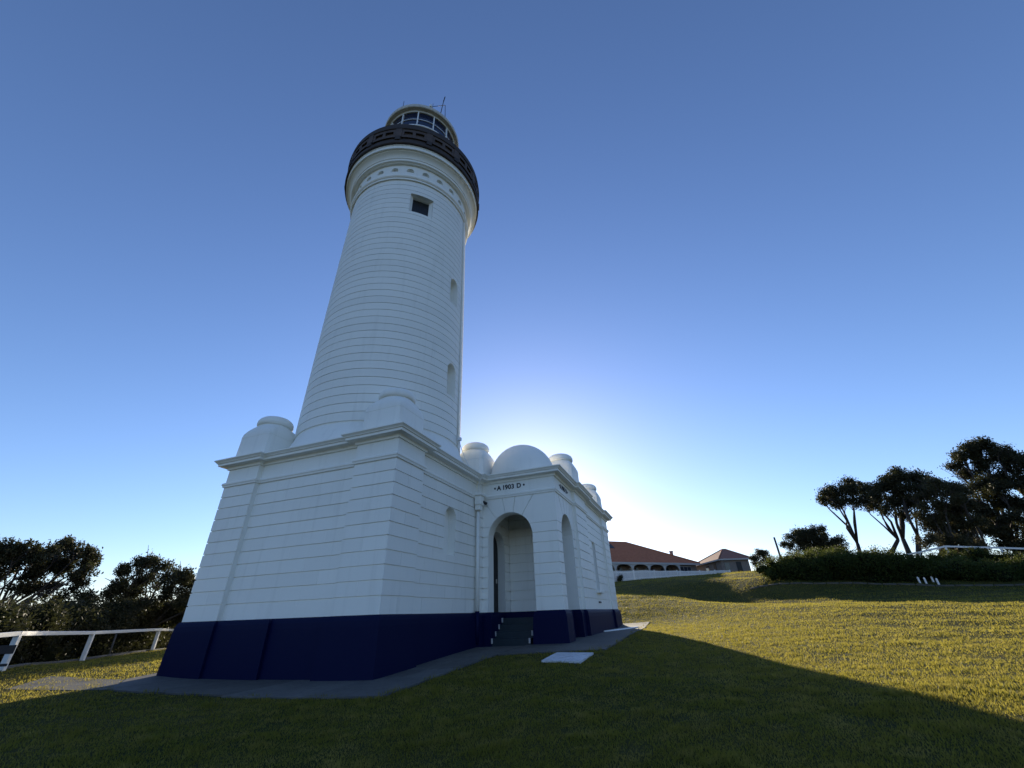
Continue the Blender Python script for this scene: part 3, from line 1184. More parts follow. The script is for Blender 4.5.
# lantern room
RL = 1.93
ZL0, ZL1 = ZG + 1.2, 25.95
ZT = 25.27
ZSL = 24.45
bm = bmesh.new()
lathe(bm, [(RL + 0.12, ZG + 0.22), (RL + 0.12, ZSL)], CX, CY, 56)
hardlathe(bm, [(RL + 0.12, ZSL), (RL + 0.16, ZSL + .02), (RL + 0.16, ZSL + .10), (RL - 0.05, ZSL + .12)], CX, CY, 56)
lan = from_bm('lantern_wall', bm, 'whitemetal', LH)
ph = rad(-152.0)
NPAN = 14
for k in range(NPAN):
    c0 = ph + 2 * PI * k / NPAN
    c1 = c0 + 2 * PI / NPAN
    gm = lambda s, z_, d: (CX + (RL - d) * math.cos(s), CY + (RL - d) * math.sin(s), z_)
    for (a, b) in ((ZSL + .12, ZT), (ZT, ZL1)):
        bm = bmesh.new()
        piece(bm, gm, lambda z_: c0 + 0.012, lambda z_: c1 - 0.012, [a + 0.01, b - 0.01], 4, 0.0, 0.012, True)
        from_bm('lantern_pane', bm, 'glass', lan)
    bm = bmesh.new()
    mt = Matrix.Translation((CX, CY, 0)) @ Matrix.Rotation(c0, 4, 'Z')
    box(bm, RL - 0.03, RL + 0.075, -0.030, 0.030, ZSL + .1, ZL1, 0.0, mt)
    from_bm('mullion', bm, 'whitemetal', lan)
bm = bmesh.new()
hardlathe(bm, [(RL - 0.02, ZT - 0.02), (RL + 0.045, ZT - 0.02), (RL + 0.045, ZT + 0.02), (RL - 0.02, ZT + 0.02)], CX, CY, 56)
from_bm('transom', bm, 'whitemetal', lan)
bm = bmesh.new()
hardlathe(bm, [(RL - 0.05, ZL1), (RL + 0.06, ZL1), (RL + 0.10, ZL1 + 0.08), (2.20, ZL1 + 0.12), (2.23, ZL1 + 0.16), (2.23, ZL1 + 0.36), (2.17, ZL1 + 0.40)], CX, CY, 72)
lathe(bm, [(2.17, ZL1 + 0.40), (1.9, ZL1 + 0.75), (1.4, ZL1 + 1.15), (0.8, ZL1 + 1.4), (0.3, ZL1 + 1.5), (0.0, ZL1 + 1.52)], CX, CY, 72)
from_bm('lantern_roof', bm, 'cream', lan)
bm = bmesh.new()
lathe(bm, [(0.0, ZL1 + 2.1), (0.22, ZL1 + 2.0), (0.3, ZL1 + 1.8), (0.22, ZL1 + 1.6), (0.12, ZL1 + 1.45)], CX, CY, 24)
from_bm('ball_vent', bm, 'cream', lan)
# antennas on the rim
bm = bmesh.new()
zt = ZL1 + 0.38
def rim(a, r=2.2):
    return Vector((CX + r * math.cos(rad(a)), CY + r * math.sin(rad(a)), zt))
p = rim(-119)
q = p + Vector((0.0, -0.12, 1.2))
tube(bm, [p, q], 0.022, 6)
tube(bm, [rim(-111), p + Vector((0.08, -0.2, 0.85))], 0.016, 6)
tube(bm, [rim(-133) + Vector((0, 0, .15)), p + Vector((0.08, -0.2, 0.85))], 0.014, 6)
tube(bm, [q, q + Vector((0.03, -0.05, 0.5))], 0.03, 6)
from_bm('antenna', bm, 'black', lan)
bm = bmesh.new()
p = rim(-176)
tube(bm, [p, p + Vector((0, 0, .55))], 0.014, 6)
p = rim(-132)
tube(bm, [p, p + Vector((0, 0, .5))], 0.012, 6)
from_bm('lightning_rod', bm, 'black', lan)
bm = bmesh.new()
p = rim(-135)
box(bm, p.x - .07, p.x + .07, p.y - .07, p.y + .07, zt, zt + 0.2, 0.01)
from_bm('beacon_box', bm, 'whitemetal', lan)
# conduit up the tower and loose cable
bm = bmesh.new()
ca = rad(-78)
def tw(z_, off):
    r = tr(z_) + off
    return (CX + r * math.cos(ca), CY + r * math.sin(ca), z_)
tube(bm, [tw(z_, 0.03) for z_ in (6.5, 8, 10, 12, 14, 16, 18, 18.5)], 0.03, 8)
cn = from_bm('conduit', bm, 'white', LH)
bm = bmesh.new()
a = Vector(tw(6.75, 0.05))
b = Vector((4.7, 0.0, 5.72))
tube(bm, [a.lerp(b, t) - Vector((0, 0, 0.25 * math.sin(PI * t))) for t in (0, .2, .4, .6, .8, 1)], 0.012, 6)
tube(bm, [b, Vector((4.72, -.28, 5.6)), Vector((4.9, -.02, 5.3)), Vector((4.95, -0.02, 4.8))], 0.012, 6)
box(bm, a.x - .06, a.x + .06, a.y - .1, a.y + .02, a.z - .05, a.z + .06)
from_bm('cable', bm, 'whitemetal', cn)

# ------------------------------------------------------------------ vegetation
def leaves(clumps, n, size, tuft=12, spread=0.16, flat=1.0, seed=1, shell=0.45, aspect=0.42):
    """many small leaf diamonds grouped in rosettes spread through clump ellipsoids"""
    r = np.random.default_rng(seed)
    C = np.array([c[:3] for c in clumps])
    Rr = np.array([c[3] for c in clumps])
    wts = Rr ** 2
    nt_ = n // tuft
    ci = r.choice(len(C), nt_, p=wts / wts.sum())
    d = r.normal(size=(nt_, 3))
    d /= np.linalg.norm(d, axis=1, keepdims=True)
    d[:, 2] = np.where(d[:, 2] < -0.3, d[:, 2] * 0.5, d[:, 2])
    rr = Rr[ci] * (r.random(nt_) ** shell) * r.uniform(0.75, 1.12, nt_)
    T = C[ci] + d * rr[:, None] * np.array([1, 1, flat])
    dirs = d + r.normal(scale=0.4, size=d.shape)
    P = np.repeat(T, tuft, 0) + r.normal(scale=spread, size=(nt_ * tuft, 3))
    ax = np.repeat(dirs, tuft, 0) + r.normal(scale=0.8, size=P.shape)
    ax /= np.linalg.norm(ax, axis=1, keepdims=True)
    sd = np.cross(ax, r.normal(size=P.shape))
    sd /= np.linalg.norm(sd, axis=1, keepdims=True)
    L = size * r.uniform(0.6, 1.35, len(P))[:, None]
    a = P - ax * L * .5
    b = P + ax * L * .5
    m1 = P + sd * L * aspect * .5
    m2 = P - sd * L * aspect * .5
    V = np.stack([a, m1, b, m2], 1).reshape(-1, 3)
    F = np.arange(len(V)).reshape(-1, 4)
    return V, F, T


def make_tree(name, base, clumps, n, size, label, cat, mat='leaf_dark', trunk_r=0.22, fork=0.3, seed=1, flat=0.85, rscale=1.6, tuft=12, spread=None,
              stems=((0, 0),), group=None, twigs=5, shell=0.45, bare=0, limb=1.0):
    r = np.random.default_rng(seed + 100)
    t = thing(name, base, label, cat, group)
    bx_ = Vector(base)
    loc = [(c[0] - bx_.x, c[1] - bx_.y, c[2] - bx_.z, c[3] * rscale) for c in clumps]
    fine = []
    for c in loc:
        for q in range(11):
            dv = r.normal(size=3)
            dv *= c[3] * 0.95 * r.random() ** 0.45 / np.linalg.norm(dv)
            fine.append((c[0] + dv[0], c[1] + dv[1], c[2] + dv[2] * .85, c[3] * r.uniform(0.13, 0.44)))
    V, F, T = leaves(fine, n, size, tuft, spread if spread is not None else size * 0.9, flat, seed, shell)
    me = np_mesh('crown', V, F)
    add_obj('crown', me, mat, t)
    bm = bmesh.new()
    cc = np.array(loc)
    mid = cc[:, :3].mean(0)
    zmin = cc[:, 2].min()
    forks = []
    for k, (sx, sy) in enumerate(stems):
        fz = max(0.4, zmin * fork)
        top = Vector((sx * 2.2 + (mid[0] - 0) * 0.12, sy * 2.2 + mid[1] * 0.12, fz))
        p0 = Vector((sx, sy, -0.25))
        mid1 = p0.lerp(top, 0.5) + Vector((r.normal() * .08, r.normal() * .08, 0))
        tube(bm, [p0, mid1, top], [trunk_r * 1.05, trunk_r * .8, trunk_r * 0.62], 9)
        forks.append(top)
    for i, c in enumerate(loc):
        tgt = Vector(c[:3])
        f = min(forks, key=lambda q: (q - tgt).xy.length if hasattr(q, 'xy') else 0)
        h = tgt - f
        ln = h.length
        jit = lambda s: Vector((r.normal(), r.normal(), r.normal() * .6)) * s * ln
        p1 = f + h * 0.33 + Vector((0, 0, 0.05 * ln)) + jit(0.04)
        p2 = f + h * 0.68 + Vector((0, 0, 0.05 * ln)) + jit(0.05)
        r0 = trunk_r * r.uniform(0.32, 0.55)
        tube(bm, [f, p1, p2, tgt], [r0, r0 * .75, r0 * .5, r0 * .25], 6)
        for q in range(twigs):
            d = Vector((r.normal(), r.normal(), abs(r.normal()) * .7))
            e = tgt + d.normalized() * c[3] * 0.95
            s = p2.lerp(tgt, r.uniform(0, .9))
            tube(bm, [s, s.lerp(e, .5) + jit(.02), e], [r0 * .3, r0 * .2, 0.012], 4, False)
    for q in range(bare):
        c = loc[r.integers(len(loc))]
        d = Vector((r.normal(), r.normal(), abs(r.normal()) + .4)).normalized()
        s = Vector(c[:3])
        e = s + d * c[3] * 1.6
        tube(bm, [s, s.lerp(e, .5) + Vector((r.normal(), r.normal(), 0)) * .08, e], [0.03, 0.018, 0.008], 4, False)
    from_bm('trunk', bm, 'bark', t)
    return t


TA = [(49.48, -22.57, 11.65, 0.52), (49.79, -23.77, 12.04, 0.69), (47.87, -24.35, 12.21, 0.74), (48.37, -25.64, 12.5, 0.73), (49.58, -26.83, 12.53, 0.74), (49.46, -27.22, 11.65, 0.72), (47.12, -24.52, 11.13, 0.72), (47.79, -23.47, 10.85, 0.57), (46.57, -25.24, 10.5, 0.61), (47.75, -26.6, 10.37, 0.54), (47.34, -22.48, 11.87, 0.42)]
TB = [(45.49, -27.12, 11.61, 0.59), (45.88, -28.25, 12.4, 0.58), (44.19, -28.45, 12.14, 0.63), (45.32, -29.88, 12.24, 0.55), (44.75, -30.32, 11.82, 0.54), (42.5, -29.79, 10.82, 0.51), (44.74, -30.02, 10.54, 0.6), (44.03, -28.65, 10.75, 0.61), (44.99, -27.94, 11.07, 0.63), (44.9, -26.71, 10.38, 0.57), (46.08, -28.22, 10.05, 0.57), (44.74, -28.82, 9.6, 0.54), (44.5, -26.35, 9.14, 0.42), (45.55, -27.94, 8.78, 0.41)]
TC = [(39.77, -27.93, 9.38, 0.6), (38.11, -28.15, 9.67, 0.57), (37.88, -28.03, 8.52, 0.67), (38.86, -27.07, 7.81, 0.69), (39.91, -28.76, 7.57, 0.68), (39.57, -29.76, 8.25, 0.61), (39.73, -27.22, 6.59, 0.58), (39.89, -28.55, 6.33, 0.62), (39.26, -29.51, 6.79, 0.54), (38.89, -26.92, 5.52, 0.45), (37.57, -27.78, 5.28, 0.42)]
TD = [(47.65, -34.5, 13.19, 0.54), (46.72, -35.26, 13.88, 0.66), (45.3, -35.84, 14.18, 0.63), (44.25, -36.33, 14.06, 0.6), (44.77, -37.25, 13.57, 0.59), (44.8, -37.83, 12.87, 0.58), (43.75, -37.64, 11.89, 0.61), (43.4, -38.44, 12.14, 0.64), (45.65, -36.22, 12.97, 0.68), (48.1, -35.9, 12.57, 0.66), (46.0, -36.91, 11.65, 0.72), (44.28, -36.87, 10.52, 0.67), (45.33, -34.91, 10.46, 0.72), (44.59, -38.05, 10.15, 0.65), (44.79, -35.16, 9.16, 0.69), (44.29, -36.03, 8.49, 0.71), (45.17, -37.64, 8.04, 0.7), (44.89, -33.67, 8.23, 0.59), (46.31, -35.26, 7.12, 0.7), (45.15, -36.13, 6.42, 0.65), (48.26, -33.86, 7.09, 0.57)]
TD += [(43.11, -31.92, 10.12, 0.6), (45.05, -33.54, 9.4, 0.73), (45.75, -32.01, 8.76, 0.63), (43.47, -32.58, 6.49, 0.73), (43.13, -33.34, 5.53, 0.65), (42.97, -34.46, 5.25, 0.62), (45.44, -31.76, 5.96, 0.67), (45.14, -30.37, 6.49, 0.56), (42.33, -34.22, 7.43, 0.64), (43.47, -34.87, 9.83, 0.62), (42.15, -35.4, 6.03, 0.6)]
TC += [(39.52, -26.73, 7.28, 0.53), (39.55, -27.22, 5.18, 0.51), (37.42, -25.2, 5.48, 0.45), (38.54, -27.64, 4.79, 0.48), (37.73, -28.48, 4.86, 0.46), (38.55, -29.03, 9.4, 0.45), (37.7, -29.21, 8.76, 0.43)]
TF = [(41.49, -37.77, 10.75, 0.6), (41.09, -38.0, 9.72, 0.63), (41.63, -37.11, 8.68, 0.64), (40.12, -37.15, 7.92, 0.6), (42.14, -36.1, 6.79, 0.6), (40.57, -36.16, 6.12, 0.56)]
BUSH = [(42.59, -16.69, 6.39, 0.47), (41.95, -17.39, 6.72, 0.62), (41.98, -18.32, 6.93, 0.68), (41.05, -18.91, 6.75, 0.58), (41.24, -19.64, 6.35, 0.57), (42.49, -20.62, 5.97, 0.43), (41.72, -17.54, 6.03, 0.6), (42.34, -18.93, 5.99, 0.6), (42.04, -19.81, 5.62, 0.43)]
SMALL = [(57.12, -15.03, 6.66, 0.43), (56.8, -15.59, 7.07, 0.42), (56.84, -16.13, 6.91, 0.42), (56.29, -16.24, 6.37, 0.41), (56.42, -15.4, 6.21, 0.52), (56.64, -14.68, 6.03, 0.32)]
LA = [(-0.45, 18.1, 3.51, 0.36), (-0.19, 17.85, 3.94, 0.33), (0.25, 17.79, 3.84, 0.29), (1.1, 18.83, 3.77, 0.31), (1.0, 17.69, 3.87, 0.31), (2.26, 19.65, 4.28, 0.35), (2.16, 18.81, 4.41, 0.26), (2.49, 18.21, 4.11, 0.32), (3.12, 18.47, 3.77, 0.28), (2.57, 17.26, 3.25, 0.26), (2.78, 19.35, 3.68, 0.36), (2.23, 19.3, 3.43, 0.37), (1.57, 19.2, 3.18, 0.27), (2.58, 17.97, 2.98, 0.29), (0.94, 19.81, 3.44, 0.31), (0.62, 19.61, 2.97, 0.34), (1.43, 19.04, 2.61, 0.26), (2.39, 19.48, 2.66, 0.34), (2.71, 18.42, 2.32, 0.34), (2.96, 17.42, 2.21, 0.26), (-0.47, 19.37, 4.32, 0.28)]
LB = [(4.4, 18.57, 2.6, 0.29), (4.56, 18.47, 2.9, 0.33), (5.29, 19.53, 3.43, 0.35), (5.57, 19.55, 3.77, 0.36), (6.07, 19.78, 4.06, 0.38), (6.36, 19.29, 3.91, 0.38), (6.45, 18.38, 3.44, 0.38), (6.33, 17.17, 3.22, 0.34), (7.29, 17.7, 3.21, 0.4), (8.41, 18.21, 3.05, 0.46), (6.21, 19.2, 3.14, 0.48), (5.3, 18.87, 2.64, 0.45), (6.44, 18.14, 2.64, 0.49), (6.88, 17.19, 2.39, 0.49), (4.64, 18.39, 2.07, 0.39), (5.34, 17.72, 1.92, 0.48), (7.23, 18.88, 1.78, 0.54), (7.78, 17.81, 1.75, 0.55), (7.85, 16.31, 2.24, 0.48)]


def gbase(x, y):
    return (x, y, tz(x, y))


make_tree('banksia_tree', gbase(48.9, -23.9), TA, 17000, 0.22, 'umbrella-shaped dark tree with bare slanting limbs, leftmost above the hedge', 'tree', trunk_r=0.26, fork=0.35, seed=11, stems=((0, 0), (-.4, -1.5)), flat=0.7)
make_tree('banksia_tree', gbase(45.6, -26.6), TB, 22000, 0.22, 'dark flat-topped tree with forked trunks, between the umbrella tree and the brownish tree', 'tree', trunk_r=0.28, fork=0.5, seed=12, stems=((0, 0), (-.7, -.3), (-1.2, -1.4)), flat=0.8)
make_tree('olive_tree', gbase(39.2, -27.4), TC, 40000, 0.16, 'brownish olive loose tree in front of the taller dark trees', 'tree', 'leaf_olive', trunk_r=0.2, fork=0.3, seed=13, stems=((0, 0), (.3, -1.0)), bare=30)
make_tree('banksia_tree', gbase(46.6, -35.0), TD, 60000, 0.23, 'tallest dark tree with open branches at the right edge behind the white rail', 'tree', trunk_r=0.36, fork=0.55, seed=14, stems=((0, 0), (.5, 1.2), (-.6, -1.5)), twigs=7)
make_tree('banksia_tree', gbase(41.2, -37.0), TF, 14000, 0.22, 'dark tree cut by the right edge of the frame, past the tallest tree', 'tree', trunk_r=0.25, fork=0.4, seed=15)
make_tree('round_bush', gbase(41.9, -18.5), BUSH, 34000, 0.15, 'dark rounded bush standing behind the left half of the hedge', 'bush', trunk_r=0.1, fork=0.2, seed=16, twigs=2, rscale=2.2)
make_tree('small_tree', gbase(56.7, -15.5), SMALL, 6000, 0.16, 'small loose tree between the pole and the far house', 'tree', 'leaf_olive', trunk_r=0.08, fork=0.4, seed=17)
make_tree('coastal_tree', gbase(-0.3, 18.4), LA, 27000, 0.13, 'dark broad-leaved tree leaning over the left fence, at the left edge', 'tree', trunk_r=0.13, fork=0.5, seed=18, stems=((0, 0), (.5, .4)), tuft=11, spread=0.085, flat=0.95, rscale=1.5, shell=0.5)
make_tree('coastal_tree', gbase(6.2, 18.6), LB, 34000, 0.125, 'dark rounded tree behind the left fence, nearest the blue plinth', 'tree', trunk_r=0.12, fork=0.4, seed=19, tuft=11, spread=0.09, flat=0.95, rscale=1.5, bare=14)


for (x_, y_, hh_, sd_, lb_) in ((13.5, 15.0, 4.4, 41, 'nearest of the unseen trees added behind the lighthouse base to shade the left lawn'), (17.0, 17.2, 5.0, 42, 'second of the unseen trees added behind the lighthouse base to shade the left lawn'),
                               (21.0, 19.2, 5.2, 43, 'third of the unseen trees added behind the lighthouse base to shade the left lawn'), (25.5, 21.5, 5.6, 44, 'farthest of the unseen trees added behind the lighthouse base to shade the left lawn')):  # added out of view, their shadows darken the left lawn
    q_ = np.random.default_rng(sd_)
    cl_ = []
    for k in range(14):
        a_ = q_.uniform(0, 2 * PI)
        rr_ = 1.5 * math.sqrt(q_.random())
        cl_.append((x_ + rr_ * math.cos(a_), y_ + rr_ * math.sin(a_), tz(x_, y_) + hh_ * q_.uniform(0.35, 0.95), q_.uniform(.4, .7)))
    make_tree('coastal_tree', gbase(x_, y_), cl_, 9000, 0.15, lb_, 'tree', trunk_r=0.12, fork=0.6, seed=sd_)


def make_hedge(name, path, n, size, label, cat, mat, seed, jitter=0.25, core=True, flat=0.9):
    """path: list of (x, y, height, half depth)"""
    r = np.random.default_rng(seed)
    cl = []
    P = [Vector((p[0], p[1])) for p in path]
    for i in range(len(path) - 1):
        ln = (P[i + 1] - P[i]).length
        m = max(1, int(ln / 0.38))
        for k in range(m):
            t = (k + 0.5) / m
            q = P[i].lerp(P[i + 1], t)
            h = path[i][2] * (1 - t) + path[i + 1][2] * t
            w = path[i][3] * (1 - t) + path[i + 1][3] * t
            for lev in range(max(2, int(h / 0.75) + 1)):
                a = r.uniform(0, 2 * PI)
                rr = w * 0.62 * r.uniform(0.8, 1.15)
                x = q.x + math.cos(a) * w * 0.45 + r.normal() * jitter * .4
                y = q.y + math.sin(a) * w * 0.45 + r.normal() * jitter * .4
                g_ = tz(x, y)
                zc = g_ + min(h - rr * 0.75, (lev + 0.5) / max(2, int(h / 0.75) + 1) * h) + r.normal() * 0.06
                cl.append((x, y, zc, rr))
    b = gbase(path[len(path) // 2][0], path[len(path) // 2][1])
    t = thing(name, b, label, cat)
    loc = [(c[0] - b[0], c[1] - b[1], c[2] - b[2], c[3]) for c in cl]
    V, F, T = leaves(loc, n, size, 8, size * 1.0, flat, seed, 0.3)
    add_obj('foliage', np_mesh('foliage', V, F), mat, t)
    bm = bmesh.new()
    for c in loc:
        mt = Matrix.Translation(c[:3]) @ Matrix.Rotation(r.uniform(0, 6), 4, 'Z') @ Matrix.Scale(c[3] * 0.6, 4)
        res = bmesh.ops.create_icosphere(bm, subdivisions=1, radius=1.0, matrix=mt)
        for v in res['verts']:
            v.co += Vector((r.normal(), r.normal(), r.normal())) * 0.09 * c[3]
    o = from_bm('light_block_core', bm, 'core', t)  # dark lumps added inside the foliage to stop light and sky coming through
    return t


make_hedge('hedge', [(31.6, -11.7, .9, .7), (31.5, -12.6, 1.25, 1.0), (31.2, -14.3, 1.55, 1.3), (30.7, -16.5, 1.95, 1.4), (30.1, -18.8, 1.9, 1.4), (29.9, -21.3, 1.4, 1.3), (29.1, -24.0, 0.95, 1.2), (28.1, -27.5, 0.9, 1.2), (27.0, -31, 1.0, 1.2)],
           150000, 0.125, 'long dark green hedge across the lawn on the right', 'hedge', 'leaf_hedge', 31)
make_hedge('clipped_bush', [(35.6, -14.8, 1.65, .8), (35.2, -16.6, 1.75, .9), (34.4, -18.8, 1.6, .8)], 26000, 0.11, 'flat clipped green bush between the hedge and the dark rounded bush', 'bush', 'leaf_hedge', 32)
make_hedge('sunlit_shrub', [(34.2, -24.0, .7, .7), (33.8, -25.8, .85, .8), (33.0, -27.4, .7, .7), (32.0, -29.2, .6, .7)], 20000, 0.10, 'yellow-green sunlit shrubs under the white rail behind the hedge', 'bush', 'leaf_hedge', 33)
make_hedge('shrub_thicket', [(-7.6, 8.6, 1.1, .9), (-4.2, 10.4, 1.3, 1.0), (-1.0, 13.2, 1.6, 1.1), (1.6, 15.8, 1.9, 1.2), (5.5, 19.0, 2.3, 1.3), (10, 22.5, 2.4, 1.3), (14.5, 26, 2.4, 1.2)],
           230000, 0.11, 'dark shrub thicket filling the space behind the left white fence', 'bushes', 'leaf_dark', 34)
make_hedge('fence_bush', [(50.4, 2.0, .75, .4), (50.5, 1.5, .5, .3)], 1500, 0.12, 'small dark bush in front of the white picket fence beside the annex', 'bush', 'leaf_dark', 35)

# concrete edging of the hedge bed
bm = bmesh.new()
ed = [(30.3, -10.6), (29.9, -12.5), (29.4, -14.6), (28.9, -16.8), (28.3, -19.0), (27.6, -21.6), (26.9, -24.0), (26.0, -27.2)]
for (a, b) in zip(ed, ed[1:]):
    n = 3
    for k in range(n):
        p = Vector(a).lerp(Vector(b), k / n)
        q = Vector(a).lerp(Vector(b), (k + .93) / n)
        tube(bm, [(p.x, p.y, tz(p.x, p.y) + .02), (q.x, q.y, tz(q.x, q.y) + .02)], 0.075, 6)
tag(from_bm('garden_edging', bm, 'soil'), 'low pale stone edging along the foot of the long hedge', 'edging')

# ------------------------------------------------------------------ fences, posts, bench, pole
def rail_fence(name, pts, h, label, post=0.14, railh=0.10, rail_w=0.13, group=None):
    t = thing(name, gbase(*pts[0][:2]), label, 'fence', group)
    b = Vector(t.location)
    tops = []
    for (x, y, hh) in pts:
        zg = tz(x, y)
        tops.append(Vector((x, y, zg + hh)) - b)
    for i, (x, y, hh) in enumerate(pts):
        d = Vector((pts[min(i + 1, len(pts) - 1)][0] - pts[max(i - 1, 0)][0], pts[min(i + 1, len(pts) - 1)][1] - pts[max(i - 1, 0)][1]))
        ang = math.atan2(d.y, d.x)
        bm = bmesh.new()
        mt = Matrix.Translation(Vector((x, y, 0)) - Vector((b.x, b.y, 0))) @ Matrix.Rotation(ang, 4, 'Z')
        zg = tz(x, y) - b.z
        box(bm, -post / 2, post / 2, -post / 2, post / 2, zg - 0.3, zg + hh - railh * 0.8, 0.008, mt)
        from_bm('post', bm, 'timber_white', t)
    for p, q in zip(tops, tops[1:]):
        bm = bmesh.new()
        d = (q - p)
        ang = math.atan2(d.y, d.x)
        pit_ = math.atan2(d.z, d.xy.length)
        mt = Matrix.Translation(p) @ Matrix.Rotation(ang, 4, 'Z') @ Matrix.Rotation(-pit_, 4, 'Y')
        box(bm, 0.004, d.length - 0.004, -rail_w / 2, rail_w / 2, -railh, 0, 0.008, mt)
        from_bm('rail', bm, 'timber_white', t)
    return t


lf = [(-6.4, 6.9, .9), (-1.95, 9.4, 0.82), (1.43, 12.94, 0.86), (5.66, 16.34, 0.87), (9.9, 19.7, .88), (14.1, 23.1, .88)]
rail_fence('white_rail_fence', lf, 0.86, 'white single-rail timber fence in front of the dark thicket at left', 0.115, 0.10, 0.10)
rf = [(x_, y_, max(0.45, z_ - tz(x_, y_))) for x_, y_, z_ in ((38.2, -21.9, 4.35), (36.18, -23.95, 4.55), (35.56, -25.48, 4.80), (34.93, -26.89, 4.56), (34.37, -28.03, 4.36), (33.3, -30.2, 3.95), (32.2, -32.6, 3.6))]
rail_fence('white_rail_fence', rf, 0.85, 'white single-rail timber fence on the bank above the hedge at right', 0.125, 0.12, 0.12)
# kerb under the left fence
bm = bmesh.new()
for (a, b) in zip(lf, lf[1:]):
    for k in range(3):
        p = Vector(a[:2]).lerp(Vector(b[:2]), k / 3)
        q = Vector(a[:2]).lerp(Vector(b[:2]), (k + .985) / 3)
        d = q - p
        zp, zq = tz(p.x, p.y), tz(q.x, q.y)
        mt = Matrix.Translation((p.x, p.y, zp)) @ Matrix.Rotation(math.atan2(d.y, d.x), 4, 'Z') @ Matrix.Rotation(-math.atan2(zq - zp, d.length), 4, 'Y')
        box(bm, 0, d.length, 0.08, 0.19, -0.1, 0.07, 0.006, mt)
tag(from_bm('concrete_kerb', bm, 'concrete'), 'low grey concrete kerb running along the foot of the left fence', 'kerb')
# thin grey post in the thicket
bm = bmesh.new()
tube(bm, [(3.25, 14.9, tz(3.25, 14.9) - .2), (3.2, 14.85, 0.92)], 0.03, 8)
tag(from_bm('thin_post', bm, 'pole'), 'thin grey post standing between the left fence and the thicket', 'post')

# four short white posts by the hedge
for k, (x, y, hh, lab) in enumerate(((28.8, -20.37, .36, 'leftmost of the four short white posts in front of the hedge'),
                                     (28.7, -20.65, .35, 'second from left of the four short white posts in front of the hedge'),
                                     (29.1, -21.2, .32, 'shortest of the four white posts, set back nearest the hedge'),
                                     (28.3, -21.1, .37, 'rightmost of the four short white posts in front of the hedge'))):
    bm = bmesh.new()
    box(bm, -.045, .045, -.045, .045, -0.2, hh - .05, 0.008)
    v = bmesh.ops.create_cone(bm, cap_ends=True, segments=4, radius1=0.065, radius2=0.012, depth=0.06, matrix=Matrix.Translation((0, 0, hh - .018)) @ Matrix.Rotation(PI / 4, 4, 'Z'))
    o = from_bm('marker_post', bm, 'timber_white')
    o.location = gbase(x, y)
    tag(o, lab, 'post', 'short white posts by the hedge')

# pole
bm = bmesh.new()
tube(bm, [(0, 0, -.5), (0, 0, 4.4)], [0.15, 0.12], 10)
o = from_bm('timber_pole', bm, 'pole')
o.location = gbase(60.4, -18.4)
tag(o, 'lone grey timber pole standing behind the left end of the hedge', 'pole')

# bench at the left edge
bt = thing('timber_bench', gbase(-4.6, 4.75), 'dark timber bench with slatted back, cut by the left edge of the frame', 'bench', None, rad(-15))
bz = -tz(-4.6, 4.75)
for (y0, z0, z1) in ((0.0, 0.80, 0.93), (0.03, 0.62, 0.66)):
    bm = bmesh.new()
    box(bm, -0.9, 0.72, y0, y0 + 0.035, z0, z1, 0.006)
    from_bm('back_slat', bm, 'dark_timber', bt)
for k in range(3):
    bm = bmesh.new()
    box(bm, -0.9, 0.66, 0.1 + .15 * k, 0.22 + .15 * k, 0.42, 0.455, 0.006)
    from_bm('seat_slat', bm, 'dark_timber', bt)
for x in (-0.75, 0.35):
    for (yy, hh) in ((0.06, 0.9), (0.45, 0.42)):
        bm = bmesh.new()
        box(bm, x, x + 0.07, yy - .02, yy + .05, -0.05, hh, 0.006)
        from_bm('leg', bm, 'dark_timber', bt)

# ------------------------------------------------------------------ houses
hA = Vector((64.6, 4.96))
hd = Vector((0.6947, -0.7193))
hn = Vector((0.7193, 0.6947))
H1 = thing('tiled_house', (64.6, 4.96, 5.3), 'long house with red tiled hip roof and arched verandah behind the picket fence', 'house')
H1.rotation_euler = (0, 0, math.atan2(hd.y, hd.x))
# local frame: x along the front to the right, y away from the camera, z up from 5.3
EZ = 2.9
def hip(parent, x0, x1, y0, y1, ez, rz, rx0, rx1, mat, th=0.12, ym=None):
    bm = bmesh.new()
    ym = (y0 + y1) / 2 if ym is None else ym
    E = [bm.verts.new(p) for p in ((x0, y0, ez), (x1, y0, ez), (x1, y1, ez), (x0, y1, ez))]
    L = [bm.verts.new(p) for p in ((x0, y0, ez - th), (x1, y0, ez - th), (x1, y1, ez - th), (x0, y1, ez - th))]
    Rg = [bm.verts.new((rx0, ym, rz)), bm.verts.new((rx1, ym, rz))]
    bm.faces.new((E[0], E[1], Rg[1], Rg[0]))
    bm.faces.new((E[1], E[2], Rg[1]))
    bm.faces.new((E[2], E[3], Rg[0], Rg[1]))
    bm.faces.new((E[3], E[0], Rg[0]))
    for k in range(4):
        bm.faces.new((L[k], L[(k + 1) % 4], E[(k + 1) % 4], E[k]))
    bm.faces.new(L[::-1])
    r = from_bm('roof', bm, mat, parent)
    bm = bmesh.new()
    tube(bm, [(rx0, ym, rz), (rx1, ym, rz)], 0.1, 6)
    for (ex, ey, rx) in ((x0, y0, rx0), (x1, y0, rx1), (x1, y1, rx1), (x0, y1, rx0)):
        tube(bm, [(ex, ey, ez + .03), (rx, ym, rz)], 0.09, 6)
    from_bm('ridge_tiles', bm, mat, r)
    return r


